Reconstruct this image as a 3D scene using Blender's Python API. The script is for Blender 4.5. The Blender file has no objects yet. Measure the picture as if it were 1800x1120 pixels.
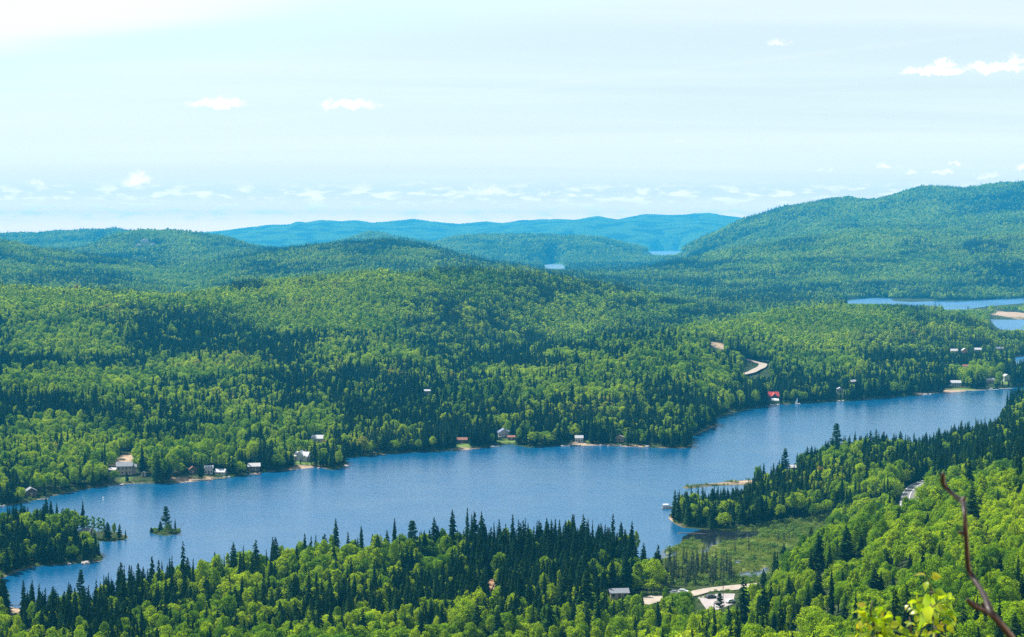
import bpy, bmesh, math, random
import numpy as np
from mathutils import Vector, Matrix, noise as mnoise

random.seed(7)
rng = np.random.default_rng(7)
scene = bpy.context.scene
col = scene.collection
R = math.radians

# ------------------------------------------------------------------ camera
H = 155.0                      # camera height above the lake
F = 2854.0                     # focal length in pixels of the 1800 px photograph
PH = R(2.97)
CP, SP = math.cos(PH), math.sin(PH)
cam_data = bpy.data.cameras.new('camera')
cam = bpy.data.objects.new('camera', cam_data)
col.objects.link(cam)
cam.location = (0, 0, H)
cam.rotation_euler = (math.pi / 2 - PH, 0, 0)
cam_data.sensor_width = 36
cam_data.lens = 36 * F / 1800
cam_data.clip_start = 0.2
cam_data.clip_end = 60000
cam_data.dof.use_dof = True
cam_data.dof.focus_distance = 900
cam_data.dof.aperture_fstop = 9
scene.camera = cam

# ------------------------------------------------------------------ render look
vs = scene.view_settings
vs.view_transform = 'Standard'
vs.look = 'None'
vs.gamma = 1
vs.use_curve_mapping = False
vs.exposure = 0.85
cy = scene.cycles
cy.max_bounces = 6
cy.diffuse_bounces = 2
cy.glossy_bounces = 2
cy.transmission_bounces = 3
cy.volume_bounces = 1
cy.transparent_max_bounces = 4
cy.use_denoising = False
cy.use_adaptive_sampling = False
cy.adaptive_threshold = 0.015
cy.sample_clamp_indirect = 4
cy.volume_max_steps = 64

# ------------------------------------------------------------------ sun and sky
SUN_EL, SUN_AZ = 50.0, -52.0    # azimuth, negative to the left of the view direction
sd_ = Vector((math.sin(R(SUN_AZ)) * math.cos(R(SUN_EL)), math.cos(R(SUN_AZ)) * math.cos(R(SUN_EL)), math.sin(R(SUN_EL))))
sun_data = bpy.data.lights.new('sun', 'SUN')
sun_data.energy = 5.0
sun_data.angle = R(0.53)
sun_data.color = (1.0, 0.95, 0.86)
sun = bpy.data.objects.new('sun', sun_data)
col.objects.link(sun)
sun.rotation_euler = sd_.to_track_quat('Z', 'Y').to_euler()

world = bpy.data.worlds.new('World')
scene.world = world
world.use_nodes = True


class NT:
    """small helper to write node trees"""
    def __init__(self, tree):
        self.t = tree
        self.n = tree.nodes
        self.l = tree.links

    def add(self, kind, props=None, **ins):
        nd = self.n.new(kind)
        for k, v in (props or {}).items():
            setattr(nd, k, v)
        for k, v in ins.items():
            key = k.replace('_', ' ') if k.replace('_', ' ') in nd.inputs else k
            self.put(nd.inputs[key], v)
        return nd

    def put(self, sock, v):
        if isinstance(v, bpy.types.NodeSocket):
            self.l.new(v, sock)
        elif isinstance(v, bpy.types.Node):
            self.l.new(v.outputs[0], sock)
        else:
            if hasattr(sock.default_value, '__len__') and not hasattr(v, '__len__'):
                v = [v] * len(sock.default_value)
            if hasattr(sock.default_value, '__len__') and len(sock.default_value) == 4 and len(v) == 3:
                v = list(v) + [1]
            sock.default_value = v

    def math(self, op, a, b=None, c=None, clamp=False):
        nd = self.n.new('ShaderNodeMath')
        nd.operation = op
        nd.use_clamp = clamp
        self.put(nd.inputs[0], a)
        if b is not None:
            self.put(nd.inputs[1], b)
        if c is not None:
            self.put(nd.inputs[2], c)
        return nd.outputs[0]

    def vmath(self, op, a, b=None, out=0):
        nd = self.n.new('ShaderNodeVectorMath')
        nd.operation = op
        self.put(nd.inputs[0], a)
        if b is not None:
            if op == 'SCALE':
                self.put(nd.inputs['Scale'], b)
            else:
                self.put(nd.inputs[1], b)
        return nd.outputs[out]

    def noise(self, vec, scale, detail=4, rough=0.5, out='Fac', **kw):
        nd = self.n.new('ShaderNodeTexNoise')
        self.put(nd.inputs['Vector'], vec)
        nd.inputs['Scale'].default_value = scale
        nd.inputs['Detail'].default_value = detail
        nd.inputs['Roughness'].default_value = rough
        for k, v in kw.items():
            self.put(nd.inputs[k], v)
        return nd.outputs[out]

    def ramp(self, fac, stops, interp='LINEAR'):
        nd = self.n.new('ShaderNodeValToRGB')
        nd.color_ramp.interpolation = interp
        el = nd.color_ramp.elements
        while len(el) < len(stops):
            el.new(0.5)
        for e, (p, c) in zip(el, stops):
            e.position = p
            e.color = (c, c, c, 1) if not hasattr(c, '__len__') else (*c, 1)
        self.put(nd.inputs[0], fac)
        return nd.outputs[0]

    def mix(self, fac, a, b, blend='MIX'):
        nd = self.n.new('ShaderNodeMix')
        nd.data_type = 'RGBA'
        nd.blend_type = blend
        self.put(nd.inputs[0], fac)
        self.put(nd.inputs[6], a)
        self.put(nd.inputs[7], b)
        return nd.outputs[2]

    def mapr(self, v, a, b, c=0.0, d=1.0, smooth=False):
        nd = self.n.new('ShaderNodeMapRange')
        nd.clamp = True
        if smooth:
            nd.interpolation_type = 'SMOOTHSTEP'
        self.put(nd.inputs[0], v)
        for i, x in enumerate((a, b, c, d)):
            self.put(nd.inputs[1 + i], x)
        return nd.outputs[0]


def build_world():
    w = NT(world.node_tree)
    w.n.clear()
    out = w.n.new('ShaderNodeOutputWorld')
    bg = w.n.new('ShaderNodeBackground')
    bg.inputs['Strength'].default_value = 0.068
    sky = w.n.new('ShaderNodeTexSky')
    sky.sky_type = 'NISHITA'
    sky.sun_disc = False
    sky.sun_elevation = R(SUN_EL)
    sky.sun_rotation = R(SUN_AZ)
    sky.altitude = 400
    sky.air_density = 1.2
    sky.dust_density = 1.0
    sky.ozone_density = 2.0
    tc = w.n.new('ShaderNodeTexCoord')
    d = tc.outputs['Generated']
    sep = w.add('ShaderNodeSeparateXYZ', Vector=d)
    x, y, z = sep.outputs
    yy = w.math('MAXIMUM', y, 0.05)
    # gnomonic plane in front: a = x/y, b = z/y (a direction on the sky, the same from every place)
    a = w.math('DIVIDE', x, yy)
    b = w.math('DIVIDE', z, yy)
    # cloud layer coordinates, far up: direction / elevation
    zc = w.math('MAXIMUM', w.math('ADD', z, 0.06), 0.02)
    cl = w.add('ShaderNodeCombineXYZ', X=w.math('DIVIDE', x, zc), Y=w.math('DIVIDE', y, zc), Z=0.0)
    # thin high veil, streaky
    mp = w.add('ShaderNodeMapping', Vector=cl.outputs[0])
    mp.inputs['Rotation'].default_value = (0, 0, R(20))
    mp.inputs['Scale'].default_value = (0.16, 0.75, 1)
    n1 = w.noise(mp.outputs[0], 1.0, 5, 0.55, Distortion=0.6)
    veil = w.mapr(n1, 0.30, 0.70, 0.52, 0.85, True)
    # the veil thins out with height
    veil = w.math('MULTIPLY', veil, w.mapr(z, 0.05, 0.75, 1.0, 0.30))
    col_ = w.mix(veil, sky.outputs[0], (8.9, 9.4, 9.1))
    # long pale bank of cirrus high on one side
    line = w.math('SUBTRACT', b, w.math('MULTIPLY_ADD', a, 0.135, 0.158))
    n2 = w.noise(mp.outputs[0], 1.6, 4, 0.5)
    line = w.math('ADD', line, w.math('MULTIPLY', w.math('SUBTRACT', n2, 0.5), 0.035))
    under = w.math('MULTIPLY', w.math('MULTIPLY', w.mapr(line, -0.035, -0.010, 0, 1, True), w.mapr(line, -0.004, 0.006, 1, 0, True)), 0.6)
    col_ = w.mix(under, col_, (6.9, 8.9, 9.0))
    bank = w.math('MULTIPLY', w.mapr(line, -0.008, 0.012, 0, 1, True), w.mapr(line, 0.05, 0.20, 1, 0.3, True))
    bank = w.math('MULTIPLY', bank, w.mapr(a, -0.02, 0.1, 1.0, 0.0, True))
    bank = w.math('MULTIPLY', bank, 0.62)
    col_ = w.mix(bank, col_, (10.0, 9.5, 9.9))
    # thin contrail like streaks
    s = w.math('SUBTRACT', b, w.math('MULTIPLY_ADD', a, 0.12, 0.088))
    s = w.math('MULTIPLY', w.math('SUBTRACT', 1.0, w.math('ABSOLUTE', w.math('DIVIDE', s, 0.0025)), clamp=True), 0.13)
    s = w.math('MULTIPLY', s, w.mapr(n2, 0.4, 0.6, 0, 1))
    col_ = w.mix(s, col_, (9.5, 9.4, 10))
    # the air whitens towards the horizon
    col_ = w.mix(w.math('MULTIPLY', w.mapr(z, 0.0, 0.09, 1, 0, True), .7), col_, (10.8, 9.9, 9.3))
    col_ = w.mix(w.math('MULTIPLY', w.mapr(z, 0.003, 0.028, 1, 0, True), .9), col_, (26.0, 16.5, 11.0))
    # small cumulus: soft flat based puffs at given directions
    vec_ab = w.add('ShaderNodeCombineXYZ', X=a, Y=b, Z=0.0).outputs[0]
    nz = w.noise(vec_ab, 110, 5, 0.62, out='Color')
    nzo = w.vmath('SUBTRACT', nz, (0.5, 0.5, 0.5))
    sp = w.add('ShaderNodeSeparateXYZ', Vector=nzo)
    puffs = [(380, 185, 56, 12, .95), (622, 187, 50, 10, .95), (575, 186, 12, 14, .7), (1645, 127, 68, 9, 1.0), (1662, 113, 20, 11, .9),
             (1752, 121, 62, 11, 1.0), (1780, 108, 22, 10, .85), (1370, 78, 26, 10, .55), (240, 320, 34, 14, 1.0), (72, 324, 18, 8, .7),
             (858, 337, 44, 13, 1.0), (955, 343, 15, 6, .8), (690, 346, 22, 6, .7), (740, 320, 12, 5, .55), (458, 369, 42, 6, .75),
             (365, 348, 15, 5, .5), (358, 378, 12, 5, .6), (1196, 249, 22, 4, .5), (1450, 300, 13, 5, .6), (1560, 296, 20, 6, .8),
             (1597, 304, 16, 6, .7), (1648, 304, 24, 6, .8), (1682, 291, 14, 5, .7), (1735, 310, 32, 7, .7), (1798, 296, 14, 9, .9),
             (1100, 342, 18, 5, .6), (1150, 332, 20, 4, .6), (1162, 341, 22, 6, .8), (215, 382, 42, 6, .6), (100, 382, 18, 5, .6),
             (35, 382, 26, 6, .6), (30, 394, 40, 5, .5), (1330, 335, 30, 6, .5), (1465, 336, 24, 7, .6), (1410, 336, 30, 6, .5)]
    tot = None
    for (px, py, rx, ry, amp) in puffs:
        t = (px - 900) / (F * CP - (py - 560) * SP)
        e = -(F * SP + (py - 560) * CP) / (F * CP - (py - 560) * SP)
        ax = w.math('DIVIDE', w.math('ADD', w.math('SUBTRACT', a, t), w.math('MULTIPLY', sp.outputs[0], 0.030)), rx / F)
        by = w.math('ADD', w.math('SUBTRACT', b, e), w.math('MULTIPLY', sp.outputs[1], 0.012))
        # flatter below than above
        by = w.math('DIVIDE', by, w.math('MULTIPLY_ADD', w.math('GREATER_THAN', by, 0.0), ry * 0.7 / F, ry * 0.55 / F))
        r2 = w.math('MULTIPLY_ADD', ax, ax, w.math('MULTIPLY', by, by))
        m = w.math('MULTIPLY', w.math('EXPONENT', w.math('MULTIPLY', r2, -1.15)), amp)
        tot = m if tot is None else w.math('MAXIMUM', tot, m)
    fine = w.noise(vec_ab, 320, 4, 0.65)
    tot = w.math('ADD', tot, w.math('MULTIPLY', w.math('SUBTRACT', fine, 0.5), 0.55))
    tot = w.mapr(tot, 0.20, 1.15, 0, 0.9, True)
    # rows of faint little clouds low over the horizon
    mp2 = w.add('ShaderNodeMapping', Vector=vec_ab)
    mp2.inputs['Scale'].default_value = (70, 260, 1)
    n3 = w.noise(mp2.outputs[0], 1.0, 3, 0.5)
    band = w.math('MULTIPLY', w.mapr(b, 0.006, 0.014, 0, 1, True), w.mapr(b, 0.022, 0.034, 1, 0, True))
    low = w.math('MULTIPLY', w.mapr(n3, 0.47, 0.66, 0, 0.9, True), band)
    low = w.math('MULTIPLY', low, w.math('GREATER_THAN', y, 0.1))
    tot = w.math('MULTIPLY', tot, w.math('GREATER_THAN', y, 0.1))
    tot = w.math('MAXIMUM', tot, low)
    col_ = w.mix(tot, col_, (15.5, 13.0, 12.5))
    w.put(bg.inputs['Color'], col_)
    w.l.new(bg.outputs[0], out.inputs[0])


build_world()


# ------------------------------------------------------------------ pixel <-> place
def ray(x, y):
    """direction of a photo pixel as (X per metre of Y, drop per metre of Y)"""
    v = y - 560.0
    den = F * CP - v * SP
    return (x - 900.0) / den, (F * SP + v * CP) / den


def on_plane(x, y, z=0.0):
    t, dep = ray(x, y)
    Y = (H - z) / dep
    return t * Y, Y


def project(X, Y, Z):
    zr = Z - H
    dpt = Y * CP - zr * SP
    return 900 + F * X / dpt, 560 - F * (Y * SP + zr * CP) / dpt


# ------------------------------------------------------------------ numpy noise
def vnoise(x, y, seed=0):
    xi = np.floor(x).astype(np.int64)
    yi = np.floor(y).astype(np.int64)
    fx, fy = x - xi, y - yi
    fx = fx * fx * fx * (fx * (fx * 6 - 15) + 10)
    fy = fy * fy * fy * (fy * (fy * 6 - 15) + 10)

    def h(a, b):
        n = (a * 374761393 + b * 668265263 + seed * 1442695041) & 0xFFFFFFFF
        n = ((n ^ (n >> 13)) * 1274126177) & 0xFFFFFFFF
        return ((n ^ (n >> 16)) & 0xFFFF) / 32767.5 - 1.0
    return ((h(xi, yi) * (1 - fx) + h(xi + 1, yi) * fx) * (1 - fy) +
            (h(xi, yi + 1) * (1 - fx) + h(xi + 1, yi + 1) * fx) * fy)


def fbm(x, y, wl, octv=4, seed=0, gain=0.5):
    s, a, tot = 0, 1.0, 0
    for o in range(octv):
        s = s + a * vnoise(x / wl + 17.3 * o, y / wl - 9.1 * o, seed + o)
        tot += a
        a *= gain
        wl /= 2.03
    return s / tot


# ------------------------------------------------------------------ terrain control lines
# each line runs across the view; A: seen height in the photo at a distance, B: height and photo row, C: distance and height
CAN = 12.0


def A(x, y, Y, c=CAN):
    t, dep = ray(x, y)
    return (t, Y, H - dep * Y - c)


def B(x, y, z):
    t, dep = ray(x, y)
    return (t, (H - z) / dep, z)


def C(x, Y, z):
    return (ray(x, 700)[0], Y, z)


LINES = [
    [C(0, .3, 153.2), C(1800, .3, 153.2)],
    [C(0, 7, 151.6), C(1800, 7, 151.6)],
    [C(0, 30, 139), C(1800, 30, 139)],
    [C(0, 120, 95), C(1800, 120, 98)],
    [C(0, 300, 35), C(1000, 300, 35), C(1200, 300, 42), C(1400, 300, 50), C(1600, 300, 58), C(1800, 300, 62)],
    [C(0, 480, 12), C(1000, 480, 13), C(1200, 480, 20), C(1300, 480, 23), C(1400, 480, 31), C(1600, 480, 45), C(1800, 480, 57)],
    [C(0, 640, 4), C(300, 640, 5), C(1000, 640, 5), C(1150, 640, 5), C(1270, 640, 5), C(1310, 640, 5), C(1350, 640, 9), C(1400, 640, 16), C(1450, 640, 23), C(1600, 640, 38), C(1800, 640, 50)],
    [C(0, 760, 3), C(1000, 760, 2.5), C(1250, 760, 1.2), C(1400, 760, 1.5), C(1440, 760, 3), C(1500, 760, 6), C(1600, 760, 13), C(1800, 760, 34)],
    [C(0, 860, 3), C(1000, 860, 2.5), C(1300, 860, 1.6), C(1420, 860, 2.5), C(1600, 860, 12.5), C(1800, 860, 24)],
    [C(0, 1000, 3), C(1000, 1000, 2.5), C(1250, 1000, 3), C(1400, 1000, 5), C(1500, 1000, 8.5), C(1600, 1000, 9), C(1700, 1000, 12), C(1800, 1000, 22)],
    [C(0, 1130, 3), C(800, 1130, 2.5), C(1250, 1130, 3), C(1400, 1130, 3), C(1600, 1130, 5), C(1700, 1130, 6), C(1800, 1130, 20)],
]
# this line bends with the far shore
SH = [(-200, 905), (0, 890), (200, 850), (400, 840), (500, 825), (600, 812), (700, 797), (800, 790), (1000, 784), (1200, 782), (1250, 745),
      (1300, 722), (1400, 709), (1600, 696), (1800, 679), (1950, 670)]
SHORE = [B(x, y, 1.5) for x, y in SH]
FAR = [
    # low front ridge on one side, slope of the wooded ridge on the other
    [C(-200, 1340, 32), A(0, 655, 1350), A(200, 678, 1350), A(400, 700, 1380), C(600, 1400, 8), C(800, 1440, 6), A(900, 660, 1500), A(1000, 640, 1550),
     A(1100, 620, 1620), A(1200, 605, 1700), A(1300, 600, 1830), A(1400, 600, 1900), A(1500, 600, 1950), A(1600, 605, 2000), C(1700, 2000, 5), C(1780, 1960, 2.5), C(1950, 1960, 2.5)],
    [C(-200, 1500, 26), C(0, 1500, 24), C(200, 1500, 15), C(400, 1520, 12), C(600, 1560, 18), C(800, 1560, 8), A(880, 650, 1620), A(1000, 612, 1720), A(1100, 592, 1820),
     A(1200, 580, 1920), A(1300, 560, 2120), A(1420, 541, 2320), A(1500, 538, 2400), A(1600, 541, 2400), A(1650, 552, 2400), A(1700, 560, 2340), C(1750, 2250, 6), C(1800, 2250, 3), C(1950, 2250, 4)],
    [A(-200, 570, 1760), A(0, 575, 1760), A(200, 592, 1760), A(400, 600, 1800), A(600, 585, 1830), A(800, 598, 1900), C(900, 1950, 13), C(1000, 2100, 10), C(1100, 2200, 8), C(1200, 2300, 8),
     C(1300, 2500, 8), C(1400, 2700, 11), C(1500, 2750, 12), C(1600, 2780, 6), C(1700, 2750, 4), C(1800, 2720, 2), C(1950, 2720, 2)],
    [A(-200, 500, 2100), A(0, 503, 2100), A(100, 508, 2100), A(200, 515, 2100), A(300, 522, 2100), A(350, 520, 2130), A(430, 500, 2200), A(560, 488, 2260), A(640, 480, 2320), A(850, 475, 2420),
     A(930, 480, 2450), A(1000, 492, 2520), A(1080, 508, 2620), A(1140, 521, 2720), A(1250, 548, 2820), C(1400, 3020, 11), C(1500, 3100, 6), C(1600, 3120, 2), C(1700, 3150, 2.5), C(1800, 3150, 2.5), C(1950, 3150, 2.5)],
    [C(-200, 2800, 35), C(350, 2800, 30), C(640, 3000, 40), C(850, 3100, 40), C(1000, 3200, 33), C(1140, 3300, 18), C(1250, 3400, 12), C(1400, 3500, 7), C(1500, 3550, 2), C(1950, 3550, 2)],
    [A(-200, 470, 3850), A(0, 470, 3850), A(200, 488, 3850), A(330, 505, 3850), A(450, 482, 3850), A(600, 470, 3900), A(850, 470, 3900), A(950, 480, 3900), A(1050, 495, 3900), A(1150, 506, 3900),
     A(1300, 510, 3900), A(1400, 512, 3900), B(1480, 528, 1.5), B(1600, 527, 1.5), B(1800, 524, 1.5), B(1950, 522, 1.5)],
    [A(-200, 425, 4700, 9), A(0, 428, 4700, 9), A(60, 438, 4700, 9), A(150, 452, 4700, 9), A(240, 466, 4700, 9), A(300, 476, 4700, 9), A(350, 474, 4700, 9), A(400, 458, 4700, 9), A(480, 441, 4700, 9), A(560, 431, 4700, 9),
     A(680, 420, 4700, 9), A(740, 430, 4700, 9), A(800, 446, 4700, 9), A(860, 466, 4700, 9), A(960, 482, 4700, 9), A(1050, 485, 4700, 9), A(1150, 484, 4700, 9), A(1250, 476, 4700, 9), A(1300, 468, 4700, 9), A(1400, 456, 4700, 9),
     A(1500, 452, 4700, 9), A(1600, 450, 4700, 9), A(1690, 443, 4700, 9), A(1740, 424, 4700, 9), A(1800, 430, 4700, 9), A(1950, 430, 4700, 9)],
    [C(0, 5400, 75), C(200, 5400, 40), C(350, 5400, 55), C(480, 5400, 80), C(680, 5400, 85), C(800, 5400, 50), C(900, 5400, 25), C(1000, 5400, 18), C(1100, 5400, 18), A(1200, 461, 5400, 8), A(1300, 441, 5400, 8), A(1400, 427, 5400, 8),
     A(1500, 413, 5400, 8), A(1600, 412, 5400, 8), A(1700, 417, 5400, 8), A(1800, 405, 5400, 8), A(1950, 400, 5400, 8)],
    [C(-200, 6600, 50), C(0, 6600, 50), C(80, 6600, 70), A(140, 438, 6600, 8), A(200, 416, 6600, 8), A(250, 408, 6600, 8), A(330, 412, 6600, 8), A(400, 420, 6600, 8), A(440, 433, 6600, 8), C(500, 6600, 70), C(700, 6600, 60), C(800, 6600, 40), C(900, 6600, 8),
     C(1000, 6600, 3), C(1100, 6600, 6), C(1180, 6600, 8), A(1250, 447, 6600, 8), A(1400, 412, 6600, 8), A(1500, 397, 6600, 8), A(1600, 388, 6600, 8), A(1700, 378, 6600, 8), A(1800, 368, 6600, 8), A(1950, 360, 6600, 8)],
    [C(-200, 7700, 60), C(300, 7700, 60), C(500, 7700, 50), C(800, 7700, 25), C(900, 7700, 6), C(1000, 7700, 3), C(1100, 7700, 5), C(1150, 7700, 6), A(1200, 440, 7700, 8), A(1240, 417, 7700, 8), A(1280, 400, 7700, 8), A(1320, 386, 7700, 8), A(1400, 364, 7700, 8),
     A(1470, 352, 7700, 8), A(1540, 354, 7700, 8), A(1580, 343, 7700, 8), A(1620, 331, 7700, 8), A(1700, 334, 7700, 8), A(1760, 327, 7700, 8), A(1800, 323, 7700, 8), A(1950, 316, 7700, 8)],
    [A(-200, 413, 9400, 8), A(0, 412, 9400, 8), A(60, 411, 9400, 8), A(110, 407, 9400, 8), A(200, 407, 9400, 8), A(260, 414, 9400, 8), C(350, 9400, 70), C(500, 9400, 60), A(610, 425, 9400, 8), A(650, 411, 9400, 8), A(700, 419, 9400, 8), A(760, 430, 9400, 8),
     A(800, 420, 9400, 8), A(860, 414, 9400, 8), A(950, 412, 9400, 8), A(1050, 419, 9400, 8), A(1100, 430, 9400, 8), A(1140, 442, 9400, 8), C(1160, 9400, 6), C(1200, 9400, 6), C(1300, 9400, 130), C(1950, 9400, 200)],
    [C(-200, 11400, 30), C(1080, 11400, 20), C(1120, 11400, 4), C(1220, 11400, 4), C(1300, 11400, 60), C(1950, 11400, 90)],
    [C(-200, 14300, 25), C(1080, 14300, 20), C(1120, 14300, 8), C(1220, 14300, 8), C(1300, 14300, 60), C(1950, 14300, 90)],
    [A(-200, 425, 15700, 5), A(300, 422, 15700, 5), A(450, 412, 15700, 5), A(560, 408, 15700, 5), A(700, 412, 15700, 5), A(800, 415, 15700, 5), A(900, 408, 15700, 5), A(1000, 400, 15700, 5), A(1080, 404, 15700, 5),
     A(1150, 408, 15700, 5), A(1230, 398, 15700, 5), A(1300, 402, 15700, 5), A(1950, 400, 15700, 5)],
    [A(-200, 418, 17600, 5), A(0, 418, 17600, 5), A(280, 412, 17600, 5), A(300, 407, 17600, 5), A(330, 410, 17600, 5), A(400, 403, 17600, 5), A(450, 398, 17600, 5), A(475, 394, 17600, 5), A(508, 395, 17600, 5), A(522, 389, 17600, 5),
     A(540, 391, 17600, 5), A(565, 387, 17600, 5), A(600, 389, 17600, 5), A(625, 386, 17600, 5), A(655, 391, 17600, 5), A(680, 388, 17600, 5), A(725, 384, 17600, 5), A(760, 389, 17600, 5), A(810, 392, 17600, 5), A(855, 387, 17600, 5),
     A(885, 390, 17600, 5), A(920, 385, 17600, 5), A(980, 384, 17600, 5), A(1010, 386, 17600, 5), A(1050, 379, 17600, 5), A(1085, 384, 17600, 5), A(1130, 375, 17600, 5), A(1190, 378, 17600, 5), A(1245, 375, 17600, 5), A(1280, 381, 17600, 5), A(1320, 385, 17600, 5), A(1950, 385, 17600, 5)],
    [C(0, 18700, 150), C(1800, 18700, 150)],
    [C(0, 19600, 60), C(1800, 19600, 60)],
]
LINES = LINES + [SHORE] + FAR

# grid, denser where the camera looks
tc_ = np.concatenate([np.linspace(-0.75, -0.37, 20)[:-1], np.linspace(-0.37, 0.37, 600), np.linspace(0.37, 0.75, 20)[1:]])
Yr = np.concatenate([np.geomspace(0.35, 250, 70)[:-1], np.geomspace(250, 19500, 700)])
NT_, NY = len(tc_), len(Yr)


def build_heights():
    K = len(LINES)
    Yk = np.zeros((K, NT_))
    Zk = np.zeros((K, NT_))
    for k, ln in enumerate(LINES):
        ln = sorted(ln)
        ts = np.array([p[0] for p in ln])
        yv = np.interp(tc_, ts, [p[1] for p in ln])
        zv = np.interp(tc_, ts, [p[2] for p in ln])
        if len(ln) > 4:
            ker = np.array([1, 2, 1.0]) / 4
            zv = np.convolve(np.pad(zv, 1, 'edge'), ker, 'valid')
            yv = np.convolve(np.pad(yv, 1, 'edge'), ker, 'valid')
        Yk[k], Zk[k] = yv, zv
    # keep the lines in order
    for k in range(1, K):
        Yk[k] = np.maximum(Yk[k], Yk[k - 1] + 0.02 * Yk[k - 1] + 0.5)
    h = np.diff(Yk, axis=0)
    dl = np.diff(Zk, axis=0) / h
    m = np.zeros_like(Zk)
    w1 = 2 * h[1:] + h[:-1]
    w2 = h[1:] + 2 * h[:-1]
    same = dl[:-1] * dl[1:] > 0
    with np.errstate(divide='ignore', invalid='ignore'):
        hm = (w1 + w2) / (w1 / dl[:-1] + w2 / dl[1:])
    m[1:-1] = np.where(same, hm, 0)
    m[0], m[-1] = dl[0], dl[-1]
    Z = np.zeros((NY, NT_))
    YY = np.repeat(Yr[:, None], NT_, 1)
    for k in range(K - 1):
        inside = (YY >= Yk[k]) & (YY < Yk[k + 1])
        s = (YY - Yk[k]) / h[k]
        v = ((1 + 2 * s) * (1 - s) ** 2 * Zk[k] + s * (1 - s) ** 2 * h[k] * m[k] + s * s * (3 - 2 * s) * Zk[k + 1] + s * s * (s - 1) * h[k] * m[k + 1])
        Z = np.where(inside, v, Z)
    return Z, YY


def seg_dist(X, Y, poly, closed=True):
    """distance to the polygon outline, and whether inside"""
    best = np.full(X.shape, 1e12)
    inside = np.zeros(X.shape, bool)
    n = len(poly)
    for i in range(n if closed else n - 1):
        x1, y1 = poly[i]
        x2, y2 = poly[(i + 1) % n]
        dx, dy = x2 - x1, y2 - y1
        L = dx * dx + dy * dy + 1e-9
        u = np.clip(((X - x1) * dx + (Y - y1) * dy) / L, 0, 1)
        best = np.minimum(best, (X - x1 - u * dx) ** 2 + (Y - y1 - u * dy) ** 2)
        if closed:
            c = ((y1 > Y) != (y2 > Y)) & (X < (x2 - x1) * (Y - y1) / (y2 - y1 + 1e-12) + x1)
            inside ^= c
    return np.sqrt(best), inside


LAKES = {
    'main': [(-300, 912), (0, 892), (60, 880), (110, 868), (150, 860), (200, 852), (240, 850), (300, 850), (345, 846), (400, 841), (440, 833), (480, 829), (520, 825), (560, 821), (585, 827), (600, 823),
             (614, 815), (600, 806), (650, 801), (720, 796), (800, 792), (830, 790), (860, 786), (895, 781), (930, 787), (990, 784), (1060, 783), (1120, 786), (1180, 788), (1208, 788), (1218, 780), (1216, 768),
             (1238, 758), (1262, 747), (1250, 739), (1290, 725), (1350, 713), (1410, 709), (1480, 706), (1560, 699), (1640, 692), (1720, 686), (1780, 681), (1920, 674),
             (1920, 716), (1800, 716), (1775, 722), (1760, 742), (1745, 768), (1700, 785), (1600, 806), (1550, 804), (1470, 808), (1400, 826), (1350, 852), (1310, 880), (1240, 893), (1195, 899), (1180, 902),
             (1174, 910), (1185, 920), (1200, 928), (1240, 931), (1300, 934), (1338, 933), (1332, 944), (1300, 950), (1270, 957), (1252, 958), (1246, 968), (1236, 966), (1238, 954), (1215, 950), (1190, 958), (1172, 965), (1168, 985),
             (1100, 985), (1000, 985), (900, 985), (800, 990), (700, 1000), (600, 1003), (500, 1013), (400, 1032), (300, 1054), (200, 1074), (130, 1089), (60, 1092), (35, 1070), (0, 1064), (-300, 1080)],
    'pond': [(1290, 1013), (1308, 1004), (1322, 1005), (1340, 1003), (1337, 999), (1350, 997), (1357, 1002), (1345, 1010), (1325, 1014), (1305, 1016)],
    'pool': [(1168, 976), (1190, 968), (1192, 974), (1178, 982)],
    'brook': [(1225, 968), (1245, 966), (1250, 971), (1232, 973)],
    'brook2': [(1280, 986), (1300, 985), (1312, 990), (1290, 992)],
    'second': [(1472, 531), (1500, 527), (1530, 524), (1565, 524), (1570, 529), (1600, 531), (1655, 529), (1668, 530), (1700, 529), (1760, 526), (1920, 520), (1920, 529), (1800, 533), (1740, 538), (1705, 543), (1650, 553), (1600, 547), (1540, 540), (1490, 535)],
    'third': [(1738, 560), (1750, 562), (1800, 562), (1920, 560), (1920, 588), (1800, 586), (1765, 583), (1750, 574)],
    'fourth': [(1774, 630), (1790, 627), (1920, 625), (1920, 662), (1800, 662), (1786, 645)],
    'small': [(954, 466), (970, 463), (990, 465), (996, 475), (975, 477), (958, 473)],
    'far': [(1124, 449), (1132, 443), (1160, 441), (1190, 441), (1212, 444), (1202, 451), (1160, 452)],
}
LANDS = {
    'point': [(-300, 1055), (0, 1018), (30, 1005), (60, 996), (110, 992), (150, 990), (178, 987), (182, 980), (168, 965), (152, 957), (160, 951), (190, 952), (222, 949), (226, 942), (200, 936), (150, 934), (60, 934), (-300, 948)],
    'island': [(259, 935), (270, 932), (288, 929), (305, 930), (317, 931), (321, 935), (308, 940), (290, 942), (275, 940)],
    'spit': [(1190, 858), (1215, 853), (1260, 849), (1300, 845), (1345, 842), (1350, 853), (1290, 853), (1250, 855), (1210, 859)],
}


def shore_field(X, Y):
    """metres from the nearest lake shore: positive on land, negative in water"""
    sd = np.full(X.shape, 1e6)
    for name, poly in LAKES.items():
        w = [on_plane(*p) for p in poly]
        ys = [p[1] for p in w]
        m = (Y > min(ys) - 500) & (Y < max(ys) + 500)
        if not m.any():
            continue
        d, ins = seg_dist(X[m], Y[m], w)
        sd[m] = np.minimum(sd[m], np.where(ins, -d, d))
    for name, poly in LANDS.items():
        w = [on_plane(*p) for p in poly]
        ys = [p[1] for p in w]
        m = (Y > min(ys) - 300) & (Y < max(ys) + 300)
        d, ins = seg_dist(X[m], Y[m], w)
        sd[m] = np.maximum(sd[m], np.where(ins, d, -d))
    return sd


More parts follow.
